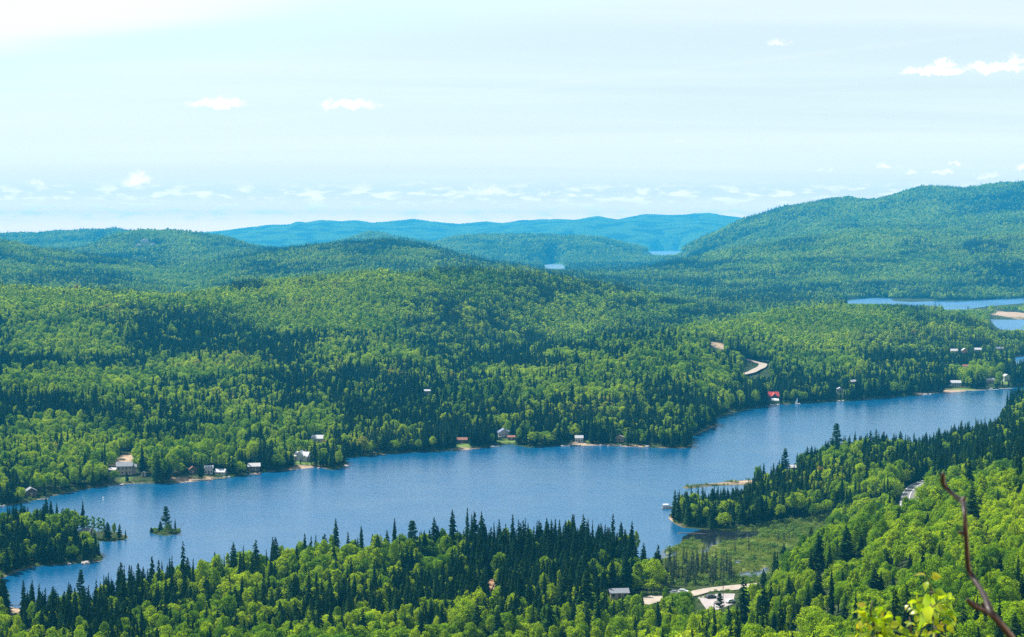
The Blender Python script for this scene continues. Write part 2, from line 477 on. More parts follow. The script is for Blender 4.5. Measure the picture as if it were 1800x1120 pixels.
def smooth(a, b, x):
    u = np.clip((x - a) / (b - a), 0, 1)
    return u * u * (3 - 2 * u)


Zg, YYg = build_heights()
XXg = tc_[None, :] * YYg
SD = shore_field(XXg, YYg)
amp1 = smooth(300, 1500, YYg) * 3.0 + 0.6
amp2 = smooth(1200, 5000, YYg) * 12.0
amp3 = smooth(3500, 15000, YYg) * 50.0
rel = smooth(8, 60, Zg)
nz = (amp1 * fbm(XXg, YYg, 90, 4, 1) + amp2 * rel * fbm(XXg, YYg, 420, 4, 5) +
      amp3 * smooth(10, 160, Zg) * (0.22 - 1.1 * np.abs(fbm(XXg, YYg, 1700, 4, 9))) * smooth(0, 1, (18500 - YYg) / 3000 + .05) + smooth(11500, 14500, YYg) * (12 + 30 * smooth(17400, 16500, YYg)) * fbm(XXg, YYg, 900, 4, 12))
wl = smooth(10, 120, SD)
Zl = Zg + nz * wl
low = np.clip(0.10 * SD, -3, 1.2)
Zl = np.maximum(Zl, 1.0)
wb = smooth(0, 45, SD)
ZZ = np.where(SD > 0, low * (1 - wb) + np.maximum(Zl, 0.6) * wb, low)
ZZ = np.where(YYg < 250, Zg + fbm(XXg, YYg, 12, 3, 3) * smooth(10, 100, YYg) * 1.5, ZZ)
# marsh: nearly level
MARSH = [on_plane(*p) for p in [(1172, 962), (1240, 948), (1300, 936), (1400, 925), (1450, 925), (1440, 950), (1400, 975), (1360, 1000), (1330, 1022), (1200, 1032), (1120, 1012), (1160, 985)]]
dm, im = seg_dist(XXg, YYg, MARSH)
MS = np.where(im, 1.0, smooth(12, 0, dm)) * (YYg > 500) * (YYg < 1100)
ZZ = np.where((MS > 0) & (SD > 0), ZZ * (1 - MS) + np.minimum(0.10 * SD, 0.6 + 0.2 * fbm(XXg, YYg, 14, 2, 4)) * MS, ZZ)

LOTW = [on_plane(x, y, 5.5) for x, y in ((1226, 1050), (1262, 1044), (1292, 1044), (1288, 1062), (1262, 1072), (1244, 1074))]
dl_, il_ = seg_dist(XXg, YYg, LOTW)
fl_ = np.where(il_, 1.0, smooth(14, 3, dl_))
ZZ = ZZ * (1 - fl_) + 5.5 * fl_

ti = np.arange(NT_)
lgY = np.log(Yr)


def sample(G, X, Y):
    X = np.asarray(X, float)
    Y = np.asarray(Y, float)
    c = np.interp(X / Y, tc_, ti)
    r = np.interp(np.log(Y), lgY, np.arange(NY))
    c0 = np.clip(c.astype(int), 0, NT_ - 2)
    r0 = np.clip(r.astype(int), 0, NY - 2)
    fc, fr = c - c0, r - r0
    return ((G[r0, c0] * (1 - fc) + G[r0, c0 + 1] * fc) * (1 - fr) + (G[r0 + 1, c0] * (1 - fc) + G[r0 + 1, c0 + 1] * fc) * fr)


def ground(X, Y):
    return float(sample(ZZ, [X], [Y])[0])


def at_px(x, y, ymin=250):
    """where the line of sight of a photo pixel meets the bare ground or the water"""
    t, dep = ray(x, y)
    Ys = np.geomspace(ymin, 21000, 6000)
    g = np.maximum(sample(ZZ, t * Ys, Ys), 0)
    hit = np.nonzero(g >= H - dep * Ys)[0]
    Y = Ys[hit[0]] if len(hit) else Ys[-1]
    return t * Y, Y, float(max(0, ground(t * Y, Y)))


# ------------------------------------------------------------------ materials
def new_mat(name):
    m = bpy.data.materials.new(name)
    m.use_nodes = True
    n = NT(m.node_tree)
    n.n.clear()
    out = n.n.new('ShaderNodeOutputMaterial')
    return m, n, out


def plain(name, c, rough=0.7, var=0.12, scale=1.5, metal=0.0, spec=0.3):
    m, n, out = new_mat(name)
    tc = n.n.new('ShaderNodeTexCoord')
    nf = n.noise(tc.outputs['Object'], scale, 5, 0.6)
    c2 = [max(0, v * (1 - var * 2)) for v in c]
    c3 = [min(1, v * (1 + var)) for v in c]
    cc = n.ramp(nf, [(0.3, c2), (0.7, c3)])
    b = n.n.new('ShaderNodeBsdfPrincipled')
    n.put(b.inputs['Base Color'], cc)
    b.inputs['Roughness'].default_value = rough
    b.inputs['Metallic'].default_value = metal
    b.inputs['Specular IOR Level'].default_value = spec
    n.l.new(b.outputs[0], out.inputs[0])
    return m


def leaf_mat(name, stops, trans=0.35, hue_var=True, patch=0.006, gloss=0.0):
    """foliage: colour differs from tree to tree, and in broad patches of the wood"""
    m, n, out = new_mat(name)
    oi = n.n.new('ShaderNodeObjectInfo')
    geo = n.n.new('ShaderNodeNewGeometry')
    loc = oi.outputs['Location']
    pn = n.noise(loc, patch, 3, 0.6)
    f = n.math('ADD', n.math('MULTIPLY', oi.outputs['Random'], 0.60), n.math('MULTIPLY_ADD', pn, 1.5, -0.44))
    f = n.math('SUBTRACT', f, 0.12, clamp=True)
    c = n.ramp(f, stops)
    isl = n.math('MULTIPLY_ADD', geo.outputs['Random Per Island'], 0.95, 0.5)
    c = n.mix(1.0, c, n.add('ShaderNodeCombineColor', Red=isl, Green=isl, Blue=isl).outputs[0], 'MULTIPLY')
    d = n.n.new('ShaderNodeBsdfDiffuse')
    n.put(d.inputs['Color'], c)
    t = n.n.new('ShaderNodeBsdfTranslucent')
    n.put(t.inputs['Color'], n.mix(1.0, c, (1.25, 1.15, 0.5, 1), 'MULTIPLY'))
    mx = n.n.new('ShaderNodeMixShader')
    mx.inputs[0].default_value = trans
    n.l.new(d.outputs[0], mx.inputs[1])
    n.l.new(t.outputs[0], mx.inputs[2])
    sh = mx
    if gloss:
        g = n.n.new('ShaderNodeBsdfGlossy')
        g.inputs['Roughness'].default_value = 0.3
        m2 = n.n.new('ShaderNodeMixShader')
        m2.inputs[0].default_value = gloss
        n.l.new(mx.outputs[0], m2.inputs[1])
        n.l.new(g.outputs[0], m2.inputs[2])
        sh = m2
    n.l.new(sh.outputs[0], out.inputs[0])
    return m


M = {}
M['conifer'] = leaf_mat('spruce_needles', [(0.0, (.007, .022, .009)), (0.45, (.012, .034, .010)), (0.8, (.026, .058, .012)), (1.0, (.055, .085, .018))], 0.06)
M['pine'] = leaf_mat('pine_needles', [(0.0, (.022, .062, .026)), (1.0, (.040, .090, .032))], 0.15)
M['broad'] = leaf_mat('broad_leaves', [(0.0, (.052, .150, .012)), (0.22, (.125, .260, .007)), (0.5, (.245, .395, .006)), (0.78, (.355, .490, .007)), (0.93, (.390, .515, .010)), (1.0, (.28, .25, .08))], 0.42)
M['shrub'] = leaf_mat('willow_leaves', [(0.0, (.075, .150, .035)), (0.5, (.140, .240, .045)), (1.0, (.210, .280, .060))], 0.35, patch=0.03)
M['birch'] = leaf_mat('birch_leaves', [(0.0, (.12, .27, .03)), (1.0, (.17, .33, .04))], 0.45)
M['reed'] = leaf_mat('marsh_sedge', [(0.0, (.14, .21, .035)), (0.5, (.19, .27, .045)), (1.0, (.27, .30, .075))], 0.3, patch=0.04)
M['larch'] = leaf_mat('thin_grey_green_needles', [(0.0, (.035, .065, .035)), (1.0, (.075, .095, .050))], 0.2)
M['bark'] = plain('grey_brown_bark', (.075, .058, .045), 0.9, 0.3, 6)
M['birch_bark'] = plain('pale_birch_bark', (.55, .52, .47), 0.8, 0.3, 3)
M['dead'] = plain('weathered_dead_wood', (.20, .17, .15), 0.9, 0.25, 5)


def ground_material():
    m, n, out = new_mat('forest_ground')
    geo = n.n.new('ShaderNodeNewGeometry')
    pos = geo.outputs['Position']
    at = n.add('ShaderNodeAttribute', {'attribute_name': 'cover'})
    sp = n.add('ShaderNodeSeparateColor', Color=at.outputs['Color'])
    sand, marsh, lawn = sp.outputs[0], sp.outputs[1], sp.outputs[2]
    at2 = n.add('ShaderNodeAttribute', {'attribute_name': 'wood'})
    sp2 = n.add('ShaderNodeSeparateColor', Color=at2.outputs['Color'])
    far, conif = sp2.outputs[0], sp2.outputs[1]
    n1 = n.noise(pos, 0.12, 5, 0.6)
    floor = n.ramp(n1, [(0.3, (.016, .030, .010)), (0.5, (.030, .050, .014)), (0.7, (.060, .070, .028))])
    # closed canopy seen from kilometres away
    n2 = n.noise(pos, 0.055, 4, 0.75)
    n2b = n.noise(pos, 0.004, 4, 0.6)
    canopy = n.ramp(n2, [(0.36, (.012, .040, .012)), (0.5, (.065, .140, .014)), (0.66, (.160, .280, .020))])
    dark = n.ramp(n2, [(0.4, (.008, .026, .010)), (0.65, (.026, .066, .016))])
    canopy = n.mix(n.mapr(n2b, 0.46, 0.60, 0, 1, True), canopy, dark)
    c = n.mix(far, floor, canopy)
    n3 = n.noise(pos, 0.35, 4, 0.65)
    mar = n.ramp(n3, [(0.3, (.095, .130, .030)), (0.5, (.150, .200, .045)), (0.7, (.230, .250, .085))])
    c = n.mix(marsh, c, mar)
    law = n.ramp(n3, [(0.3, (.09, .17, .03)), (0.7, (.17, .24, .05))])
    c = n.mix(lawn, c, law)
    sa = n.ramp(n3, [(0.3, (.24, .16, .10)), (0.7, (.50, .38, .27))])
    c = n.mix(sand, c, sa)
    b = n.n.new('ShaderNodeBsdfPrincipled')
    b.inputs['Roughness'].default_value = 0.95
    b.inputs['Specular IOR Level'].default_value = 0.05
    n.put(b.inputs['Base Color'], c)
    bmp = n.n.new('ShaderNodeBump')
    bmp.inputs['Distance'].default_value = 14.0
    n.put(bmp.inputs['Height'], n2)
    n.put(bmp.inputs['Strength'], n.math('MULTIPLY', far, 0.9))
    n.l.new(bmp.outputs[0], b.inputs['Normal'])
    n.l.new(b.outputs[0], out.inputs[0])
    return m


def water_material():
    m, n, out = new_mat('lake_water')
    geo = n.n.new('ShaderNodeNewGeometry')
    pos = geo.outputs['Position']
    mp = n.add('ShaderNodeMapping', Vector=pos)
    mp.inputs['Rotation'].default_value = (0, 0, R(12))
    mp.inputs['Scale'].default_value = (0.65, 1.0, 1)
    w1 = n.noise(mp.outputs[0], 0.55, 5, 0.65)
    w2 = n.noise(mp.outputs[0], 0.055, 3, 0.5)
    gust = n.noise(pos, 0.011, 4, 0.6)
    hgt = n.math('ADD', n.math('MULTIPLY', w1, 0.55), n.math('MULTIPLY', w2, .5))
    bmp = n.n.new('ShaderNodeBump')
    bmp.inputs['Distance'].default_value = 0.8
    n.put(bmp.inputs['Height'], hgt)
    n.put(bmp.inputs['Strength'], n.mapr(gust, 0.3, 0.7, 0.35, 0.65))
    b = n.n.new('ShaderNodeBsdfPrincipled')
    sh = n.noise(pos, 0.02, 3, 0.5)
    n.put(b.inputs['Base Color'], n.ramp(gust, [(0.3, (.004, .080, .190)), (0.7, (.006, .098, .230))]))
    n.put(b.inputs['Roughness'], n.mapr(gust, 0.3, 0.7, 0.06, 0.13))
    b.inputs['IOR'].default_value = 1.333
    b.inputs['Specular IOR Level'].default_value = 0.62
    n.l.new(bmp.outputs[0], b.inputs['Normal'])
    n.l.new(b.outputs[0], out.inputs[0])
    return m


M['ground'] = ground_material()
M['water'] = water_material()


def calm_water(name, c, rough, haze_spec=0.5):
    m, n, out = new_mat(name)
    geo = n.n.new('ShaderNodeNewGeometry')
    b = n.n.new('ShaderNodeBsdfPrincipled')
    f = n.noise(geo.outputs['Position'], 0.01, 3, 0.6)
    n.put(b.inputs['Base Color'], n.ramp(f, [(0.3, c), (0.7, [v * 1.25 for v in c])]))
    n.put(b.inputs['Roughness'], n.mapr(f, 0.3, 0.7, rough, rough * 1.8))
    b.inputs['IOR'].default_value = 1.333
    b.inputs['Specular IOR Level'].default_value = haze_spec
    n.l.new(b.outputs[0], out.inputs[0])
    return m


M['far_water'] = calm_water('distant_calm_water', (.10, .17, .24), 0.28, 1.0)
M['mid_water'] = calm_water('second_lake_water', (.02, .12, .26), 0.2, 0.7)
M['pond'] = calm_water('still_pond_water', (.02, .035, .05), 0.03, 0.8)


# ------------------------------------------------------------------ object helpers
def tag(o, label=None, cat=None, group=None, kind=None):
    if label:
        o['label'] = label
    if cat:
        o['category'] = cat
    if group:
        o['group'] = group
    if kind:
        o['kind'] = kind
    return o


def mesh_from(name, verts, faces, mats, midx=None, smooth_=False):
    me = bpy.data.meshes.new(name)
    me.from_pydata([tuple(v) for v in verts], [], faces)
    for m in (mats if isinstance(mats, (list, tuple)) else [mats]):
        me.materials.append(m)
    if midx is not None:
        me.polygons.foreach_set('material_index', midx)
    if smooth_:
        me.polygons.foreach_set('use_smooth', [True] * len(me.polygons))
    me.update()
    return me


def link(name, me, parent=None, loc=None):
    o = bpy.data.objects.new(name, me)
    col.objects.link(o)
    if parent:
        o.parent = parent
    if loc:
        o.location = loc
    return o


def thing(name, loc, rz=0, label=None, cat=None, group=None):
    e = bpy.data.objects.new(name, None)
    col.objects.link(e)
    e.location = loc
    e.rotation_euler = (0, 0, rz)
    e.empty_display_size = 1
    return tag(e, label, cat, group)


class MB:
    def __init__(self):
        self.v = []
        self.f = []

    def quad(self, *p):
        i = len(self.v)
        self.v += [tuple(q) for q in p]
        self.f.append(tuple(range(i, i + len(p))))
        return self

    def box(self, x0, y0, z0, x1, y1, z1):
        i = len(self.v)
        self.v += [(x0, y0, z0), (x1, y0, z0), (x1, y1, z0), (x0, y1, z0), (x0, y0, z1), (x1, y0, z1), (x1, y1, z1), (x0, y1, z1)]
        for q in ((0, 3, 2, 1), (4, 5, 6, 7), (0, 1, 5, 4), (1, 2, 6, 5), (2, 3, 7, 6), (3, 0, 4, 7)):
            self.f.append(tuple(i + k for k in q))
        return self

    def tube(self, pts, rad, n=7, cap=True):
        pts = [Vector(p) for p in pts]
        rings = []
        prev = None
        for k, p in enumerate(pts):
            d = (pts[min(k + 1, len(pts) - 1)] - pts[max(k - 1, 0)]).normalized()
            if prev is None:
                a = d.orthogonal().normalized()
            else:
                a = (prev - d * prev.dot(d)).normalized()
            prev = a
            b = d.cross(a)
            r = rad[k] if hasattr(rad, '__len__') else rad
            i = len(self.v)
            for j in range(n):
                th = 2 * math.pi * j / n
                self.v.append(tuple(p + (a * math.cos(th) + b * math.sin(th)) * r))
            rings.append(i)
        for k in range(len(rings) - 1):
            for j in range(n):
                self.f.append((rings[k] + j, rings[k] + (j + 1) % n, rings[k + 1] + (j + 1) % n, rings[k + 1] + j))
        if cap:
            self.f.append(tuple(rings[-1] + j for j in range(n)))
            self.f.append(tuple(rings[0] + j for j in reversed(range(n))))
        return self

    def mesh(self, name, mat, smooth_=False):
        return mesh_from(name, self.v, self.f, mat, smooth_=smooth_)

    def build(self, name, mat, parent=None, smooth_=False):
        return link(name, self.mesh(name, mat, smooth_), parent)


# ------------------------------------------------------------------ cleared ground, roads and beaches (before the trees)
def ribbon_world(pts_px, z=None, ymin=250):
    out = []
    for x, y in pts_px:
        X, Y, Z = at_px(x, y, ymin)
        out.append((X, Y))
    return out


def resample(pts, step):
    P = [Vector((p[0], p[1])) for p in pts]
    # catmull-rom
    out = []
    for i in range(len(P) - 1):
        p0 = P[max(i - 1, 0)]
        p1, p2 = P[i], P[i + 1]
        p3 = P[min(i + 2, len(P) - 1)]
        n = max(2, int((p2 - p1).length / step))
        for k in range(n):
            t = k / n
            out.append(0.5 * ((2 * p1) + (p2 - p0) * t + (2 * p0 - 5 * p1 + 4 * p2 - p3) * t * t + (3 * p1 - p0 - 3 * p2 + p3) * t ** 3))
    out.append(P[-1])
    return out


ROADS = []     # (world polyline, half width for clearing)
SANDS = []     # (X, Y, radius x, radius y)
CLEAR = []     # photo rectangles kept free of nearer crowns: x0, y0, x1, y1, distance, reach


def sand_px(x, y, rx, ry, z=0.5):
    X, Y = on_plane(x, y, z)
    SANDS.append((X, Y, rx * Y / F, ry * Y * Y / (H * F)))


for s in [(325, 844, 24, 3), (365, 842, 8, 2), (545, 822, 28, 3), (520, 824, 14, 2), (1040, 781.5, 45, 1.0), (1110, 784, 30, 1.0), (1015, 780, 16, 1.5), (447, 834, 10, 2), (815, 789, 14, 2),
          (1690, 688, 40, 1.5), (1640, 692, 30, 1.5), (1260, 750, 14, 2), (120, 991, 40, 1.6), (170, 987, 16, 1.6), (20, 1074, 26, 9), (1275, 850, 40, 1.4), (1312, 847, 20, 3), (1746, 553, 14, 7), (1768, 554, 13, 7), (1790, 554, 15, 7), (1700, 687, 60, 1.4),
          (1180, 912, 8, 4), (840, 789, 40, 1.5), (240, 851, 30, 2)]:
    sand_px(*s)


def add_sand_ground(x, y, rx, ry):
    X, Y, Z = at_px(x, y)
    SANDS.append((X, Y, rx, ry))


add_sand_ground(222, 806, 7, 26)
add_sand_ground(1262, 607, 9, 40)
add_sand_ground(864, 1028, 2.2, 10)
add_sand_ground(203, 828, 5, 9)
LAWNS = []
for (x, y, rx, ry) in [(535, 812, 12, 9), (563, 786, 8, 12), (222, 843, 4, 4), (905, 776, 20, 7), (1760, 672, 20, 20), (1018, 777, 9, 6), (1690, 684, 20, 8), (812, 783, 8, 8)]:
    X, Y, Z = at_px(x, y)
    LAWNS.append((X, Y, rx, ry))


def blob(X, Y, items, soft=0.35):
    f = np.zeros(X.shape)
    for (cx, cy_, rx, ry) in items:
        m = (np.abs(X - cx) < 2 * rx + 5) & (np.abs(Y - cy_) < 2 * ry + 5)
        if m.any():
            q = np.sqrt(((X[m] - cx) / rx) ** 2 + ((Y[m] - cy_) / ry) ** 2) + 0.25 * fbm(X[m], Y[m], max(2.0, 0.5 * min(rx, ry)), 2, 8)
            f[m] = np.maximum(f[m], smooth(1 + soft, 1 - soft, q))
    return f


COVER = np.zeros((NY, NT_, 4), np.float32)
COVER[..., 0] = blob(XXg, YYg, SANDS)
# thin strip of stones and sand right at the water's edge
strip = smooth(3.5, 0.5, SD) * (SD > -1.5) * smooth(-0.25, 0.25, fbm(XXg, YYg, 30, 2, 31)) * (YYg < 2300)
COVER[..., 0] = np.maximum(COVER[..., 0], strip * 0.32)
COVER[..., 1] = MS
COVER[..., 2] = blob(XXg, YYg, LAWNS)
COVER[..., 3] = 1
WOOD = np.zeros((NY, NT_, 4), np.float32)
WOOD[..., 0] = smooth(5000, 8500, YYg)
WOOD[..., 3] = 1


def build_ground():
    v = np.stack([XXg, YYg, ZZ], -1).reshape(-1, 3)
    r, c = np.meshgrid(np.arange(NY - 1), np.arange(NT_ - 1), indexing='ij')
    i0 = (r * NT_ + c).ravel()
    f = np.stack([i0, i0 + 1, i0 + 1 + NT_, i0 + NT_], -1).astype(np.int32)
    me = bpy.data.meshes.new('ground')
    me.vertices.add(len(v))
    me.vertices.foreach_set('co', v.astype(np.float32).ravel())
    me.loops.add(f.size)
    me.loops.foreach_set('vertex_index', f.ravel())
    me.polygons.add(len(f))
    me.polygons.foreach_set('loop_start', np.arange(0, f.size, 4, dtype=np.int32))
    me.polygons.foreach_set('loop_total', np.full(len(f), 4, np.int32))
    me.polygons.foreach_set('use_smooth', np.ones(len(f), bool))
    me.update(calc_edges=True)
    for nm, arr in (('cover', COVER), ('wood', WOOD)):
        a = me.color_attributes.new(nm, 'FLOAT_COLOR', 'POINT')
        a.data.foreach_set('color', arr.reshape(-1))
    me.materials.append(M['ground'])
    o = link('ground', me)
    tag(o, 'wooded hills and lakeshore terrain', kind='structure')


build_ground()

# water sheets
for nm, y0, y1 in (('lake_water', 540, 1790), ('cove_water', 1792, 2330), ('second_lake_water', 2420, 4100), ('small_lake_water', 6800, 9000), ('far_lake_water', 10800, 15200)):
    b = MB()
    k = 0.5
    nseg = 12
    for i in range(nseg):
        a0, a1 = -k + 2 * k * i / nseg, -k + 2 * k * (i + 1) / nseg
        b.quad((a0 * y0, y0, 0), (a1 * y0, y0, 0), (a1 * y1, y1, 0), (a0 * y1, y1, 0))
    o = b.build(nm, M['far_water' if y0 > 6000 else 'mid_water' if y0 > 1791 else 'water'])
    tag(o, kind='structure')

# haze: one closed box of even air
hz = MB().box(-11500, -60, -5, 11500, 19700, 425)
mh, nh, oh = new_mat('summer_haze')
pv = nh.n.new('ShaderNodeVolumePrincipled')
pv.inputs['Density'].default_value = 0.000069
pv.inputs['Color'].default_value = (0.035, 0.52, 1.0, 1)
pv.inputs['Anisotropy'].default_value = 0.0
nh.l.new(pv.outputs[0], oh.inputs['Volume'])
ho = hz.build('haze', mh)
tag(ho, 'thin blue summer haze', kind='stuff')

# ------------------------------------------------------------------ roads
M['asphalt'] = plain('grey_asphalt', (.17, .165, .17), 0.9, 0.12, 0.6)
M['gravel'] = plain('pale_gravel', (.38, .32, .26), 0.95, 0.12, 0.3)
M['lot'] = plain('worn_pale_asphalt', (.38, .34, .33), 0.95, 0.12, 0.15)
M['line_white'] = plain('white_road_paint', (.8, .8, .78), 0.6, 0.05)
M['line_yellow'] = plain('yellow_road_paint', (.70, .48, .06), 0.6, 0.05)


def road(name, pts, width, mat, lift=0.35, step=5, label=None, off=0.0, parent=None, cross=4, bed=None):
    P = resample(pts, step)
    b = MB()
    rows = []
    for k, p in enumerate(P):
        d = (P[min(k + 1, len(P) - 1)] - P[max(k - 1, 0)]).normalized()
        nrm = Vector((d.y, -d.x))
        c = p + nrm * off
        idx = []
        gs = [ground(*(c + nrm * (width * (j / cross - .5)))) for j in range(cross + 1)]
        gz = max(gs) if width < 10.5 else None
        if bed:
            gz = max(ground(*(p + nrm * (bed * (j / 4 - .5)))) for j in range(5))
        for j in range(cross + 1):
            q = c + nrm * (width * (j / cross - .5))
            idx.append(len(b.v))
            b.v.append((q.x, q.y, (gz if gz is not None else gs[j]) + lift))
        rows.append(idx)
    for k in range(len(rows) - 1):
        for j in range(cross):
            b.f.append((rows[k][j], rows[k][j + 1], rows[k + 1][j + 1], rows[k + 1][j]))
    o = b.build(name, mat, parent)
    if not parent:
        tag(o, label, kind='structure')
    return o


hX, hY, hZ = at_px(1594, 884)
hwy_pts = [(hX - 12, hY - 62), (hX - 7, hY - 34), (hX + 1.5, hY), (hX + 10, hY + 28), (hX + 22, hY + 55), (hX + 40, hY + 80)]
hw = road('highway', hwy_pts, 10.0, M['asphalt'], 0.5, 5, 'two lane highway bend')
ROADS.append((resample(hwy_pts, 8), 9))
for off_, mt, nm in ((-4.2, 'line_white', 'lane_marking'), (4.2, 'line_white', 'lane_marking'), (-.35, 'line_white', 'centre_line')):
    road(nm, hwy_pts, 0.3, M[mt], 0.56, 5, parent=hw, off=off_, cross=1, bed=10.0)
CLEAR.append((1582, 861, 1620, 890, hY + 10, 230))
# curved gravel road on the far ridge
gx = [at_px(x, y)[:2] for x, y in ((1306, 660), (1322, 656), (1338, 647), (1340, 641), (1326, 637))]
road('gravel_road', [(gx[0][0] - 14, gx[0][1] - 30)] + gx + [(gx[-1][0] - 30, gx[-1][1] + 30)], 9, M['gravel'], 0.6, 6, 'curved pale gravel road on the wooded ridge')
ROADS.append((resample(gx, 8), 9))
CLEAR.append((1310, 636, 1352, 660, gx[3][1] + 20, 260))
CLEAR.append((1250, 596, 1272, 614, at_px(1262, 607)[1] + 10, 300))
# gravel lot and access road
lx, ly, lz = at_px(1262, 1052)
lot_pts = [at_px(x, y)[:2] for x, y in ((1120, 1062), (1160, 1052), (1205, 1047), (1250, 1040), (1305, 1033), (1340, 1028))]
road('access_road', lot_pts, 11, M['gravel'], 0.45, 5, 'pale access road beside the marsh')
ROADS.append((resample(lot_pts, 6), 8))
LOT = LOTW
b = MB()
lotz = 5.5 + 0.12
i = len(b.v)
b.v += [(p[0], p[1], lotz) for p in LOT] + [(p[0], p[1], lotz - 1.2) for p in LOT]
n_ = len(LOT)
b.f.append(tuple(range(n_)))
b.f += [(k, n_ + k, n_ + (k + 1) % n_, (k + 1) % n_) for k in range(n_)]
tag(b.build('parking_lot', M['lot']), 'pale worn parking lot below the marsh', kind='structure')
CLEAR.append((1222, 1030, 1300, 1064, ly + 14, 150))
CLEAR.append((1136, 1047, 1158, 1056, at_px(1150, 1054)[1] + 8, 60))
CLEAR.append((1180, 1036, 1215, 1050, at_px(1195, 1046)[1] + 8, 45))
road('dirt_track', [at_px(x, y)[:2] for x, y in ((858, 1040), (862, 1030), (868, 1020), (876, 1003))], 2.6, plain('orange_dirt', (.34, .19, .10), .95, .15, .5), 0.5, 4, 'orange dirt track in the spruces')
CLEAR.append((860, 1014, 868, 1034, at_px(864, 1026)[1] + 6, 90))
CLEAR.append((213, 798, 232, 818, at_px(222, 806)[1] + 30, 120))

for c_ in ((1172, 970, 1335, 1022, 716, 95), (1286, 995, 1356, 1015, 745, 190), (1490, 525, 1640, 533, 3900, 1750), (1660, 528, 1800, 536, 3900, 1300), (1740, 552, 1800, 578, 3050, 700), (1784, 632, 1800, 650, 2000, 260), (958, 465, 992, 472, 8300, 3800), (1660, 530, 1735, 543, 3300, 500), (1130, 442, 1206, 447, 13000, 6600), (1205, 846, 1300, 852, 1100, 230)):
    CLEAR.append(c_)

# tea brown shallow water of the bay behind the point
M['bog'] = plain('brown_bog_water', (.012, .015, .020), 0.10, 0.3, 0.15, spec=0.45)
bogp = [on_plane(x, y) for x, y in ((1215, 936), (1240, 929), (1300, 930), (1350, 929), (1345, 948), (1300, 954), (1262, 962), (1250, 972), (1235, 970), (1215, 955), (1196, 956), (1200, 944))]
b = MB()
b.quad(*[(p[0], p[1], 0.006) for p in bogp])
tag(b.build('bog_water', M['bog']), 'tea brown shallow water of the bay by the marsh', kind='structure')

for nm_, pts_ in (('pond_water', ((1284, 1018), (1286, 1000), (1330, 994), (1365, 994), (1365, 1012), (1330, 1019))), ('pool_water', ((1160, 984), (1164, 966), (1196, 962), (1200, 976), (1180, 988))),
                  ('brook_water', ((1222, 975), (1222, 964), (1254, 963), (1256, 974))), ('creek_water', ((1276, 994), (1276, 982), (1316, 982), (1318, 993)))):
    b = MB()
    b.quad(*[(*on_plane(x, y), 0.008) for x, y in pts_])
    tag(b.build(nm_, M['pond']), 'still open water in the marsh', kind='structure')

# ------------------------------------------------------------------ buildings
M['white'] = plain('white_painted_boards', (.52, .51, .50), 0.6, 0.06, 2)
M['white_roof'] = plain('white_metal_roof', (.50, .50, .51), 0.5, 0.05, 1)
M['grey_roof'] = plain('grey_shingle_roof', (.24, .26, .29), 0.85, 0.15, 2)
M['blue_roof'] = plain('slate_blue_roof', (.16, .20, .30), 0.7, 0.1, 2)
M['brown'] = plain('brown_stained_boards', (.12, .065, .04), 0.8, 0.15, 2)
M['tan'] = plain('tan_boards', (.45, .36, .26), 0.8, 0.1, 2)
M['red_roof'] = plain('red_metal_roof', (.55, .07, .055), 0.5, 0.1, 1.5)
M['rust'] = plain('rust_brown_roof', (.30, .13, .09), 0.8, 0.15, 2)
M['pale_roof'] = plain('pale_grey_roof', (.52, .50, .50), 0.8, 0.08, 2)
M['orange'] = plain('orange_boards', (.60, .24, .09), 0.8, 0.1, 2)
M['glass'] = plain('dark_window_glass', (.02, .03, .04), 0.08, 0.1, 1, spec=0.6)
M['stone'] = plain('grey_fieldstone', (.30, .28, .26), 0.9, 0.2, 3)
M['plank'] = plain('weathered_deck_planks', (.36, .32, .28), 0.9, 0.15, 3)
M['hull'] = plain('white_boat_gelcoat', (.82, .82, .80), 0.3, 0.04, 1)
M['canvas'] = plain('cream_canvas', (.75, .72, .66), 0.8, 0.05, 2)
M['blue_paint'] = plain('blue_paint', (.05, .13, .35), 0.4, 0.05, 1)
M['red_paint'] = plain('red_paint', (.45, .03, .03), 0.4, 0.05, 1)
M['dark_paint'] = plain('dark_grey_paint', (.05, .055, .06), 0.35, 0.05, 1)
M['silver'] = plain('silver_car_paint', (.60, .62, .64), 0.3, 0.03, 1)
M['rubber'] = plain('black_rubber', (.02, .02, .02), 0.9, 0.05, 4)
M['rock'] = plain('pale_granite', (.42, .39, .37), 0.9, 0.25, 0.4)

FOOT = []      # building footprints kept free of trees: X, Y, radius


def gable_roof(b, w, d, z, rise, over=0.5, th=0.22, along='x', cx=0, cy=0):
    """two slabs with thickness; along = ridge direction"""
    if along == 'x':
        L, W = w / 2 + over, d / 2 + over
        f = lambda u, v, zz: (cx + u, cy + v, zz)
    else:
        L, W = d / 2 + over, w / 2 + over
        f = lambda u, v, zz: (cx + v, cy + u, zz)
    drop = rise * over / (W - over)
    for s in (-1, 1):
        p = [f(-L, s * W, z - drop), f(L, s * W, z - drop), f(L, 0, z + rise), f(-L, 0, z + rise)]
        q = [(a[0], a[1], a[2] + th) for a in p]
        b.quad(*p)
        b.quad(*q)
        for k in range(4):
            b.quad(p[k], p[(k + 1) % 4], q[(k + 1) % 4], q[k])


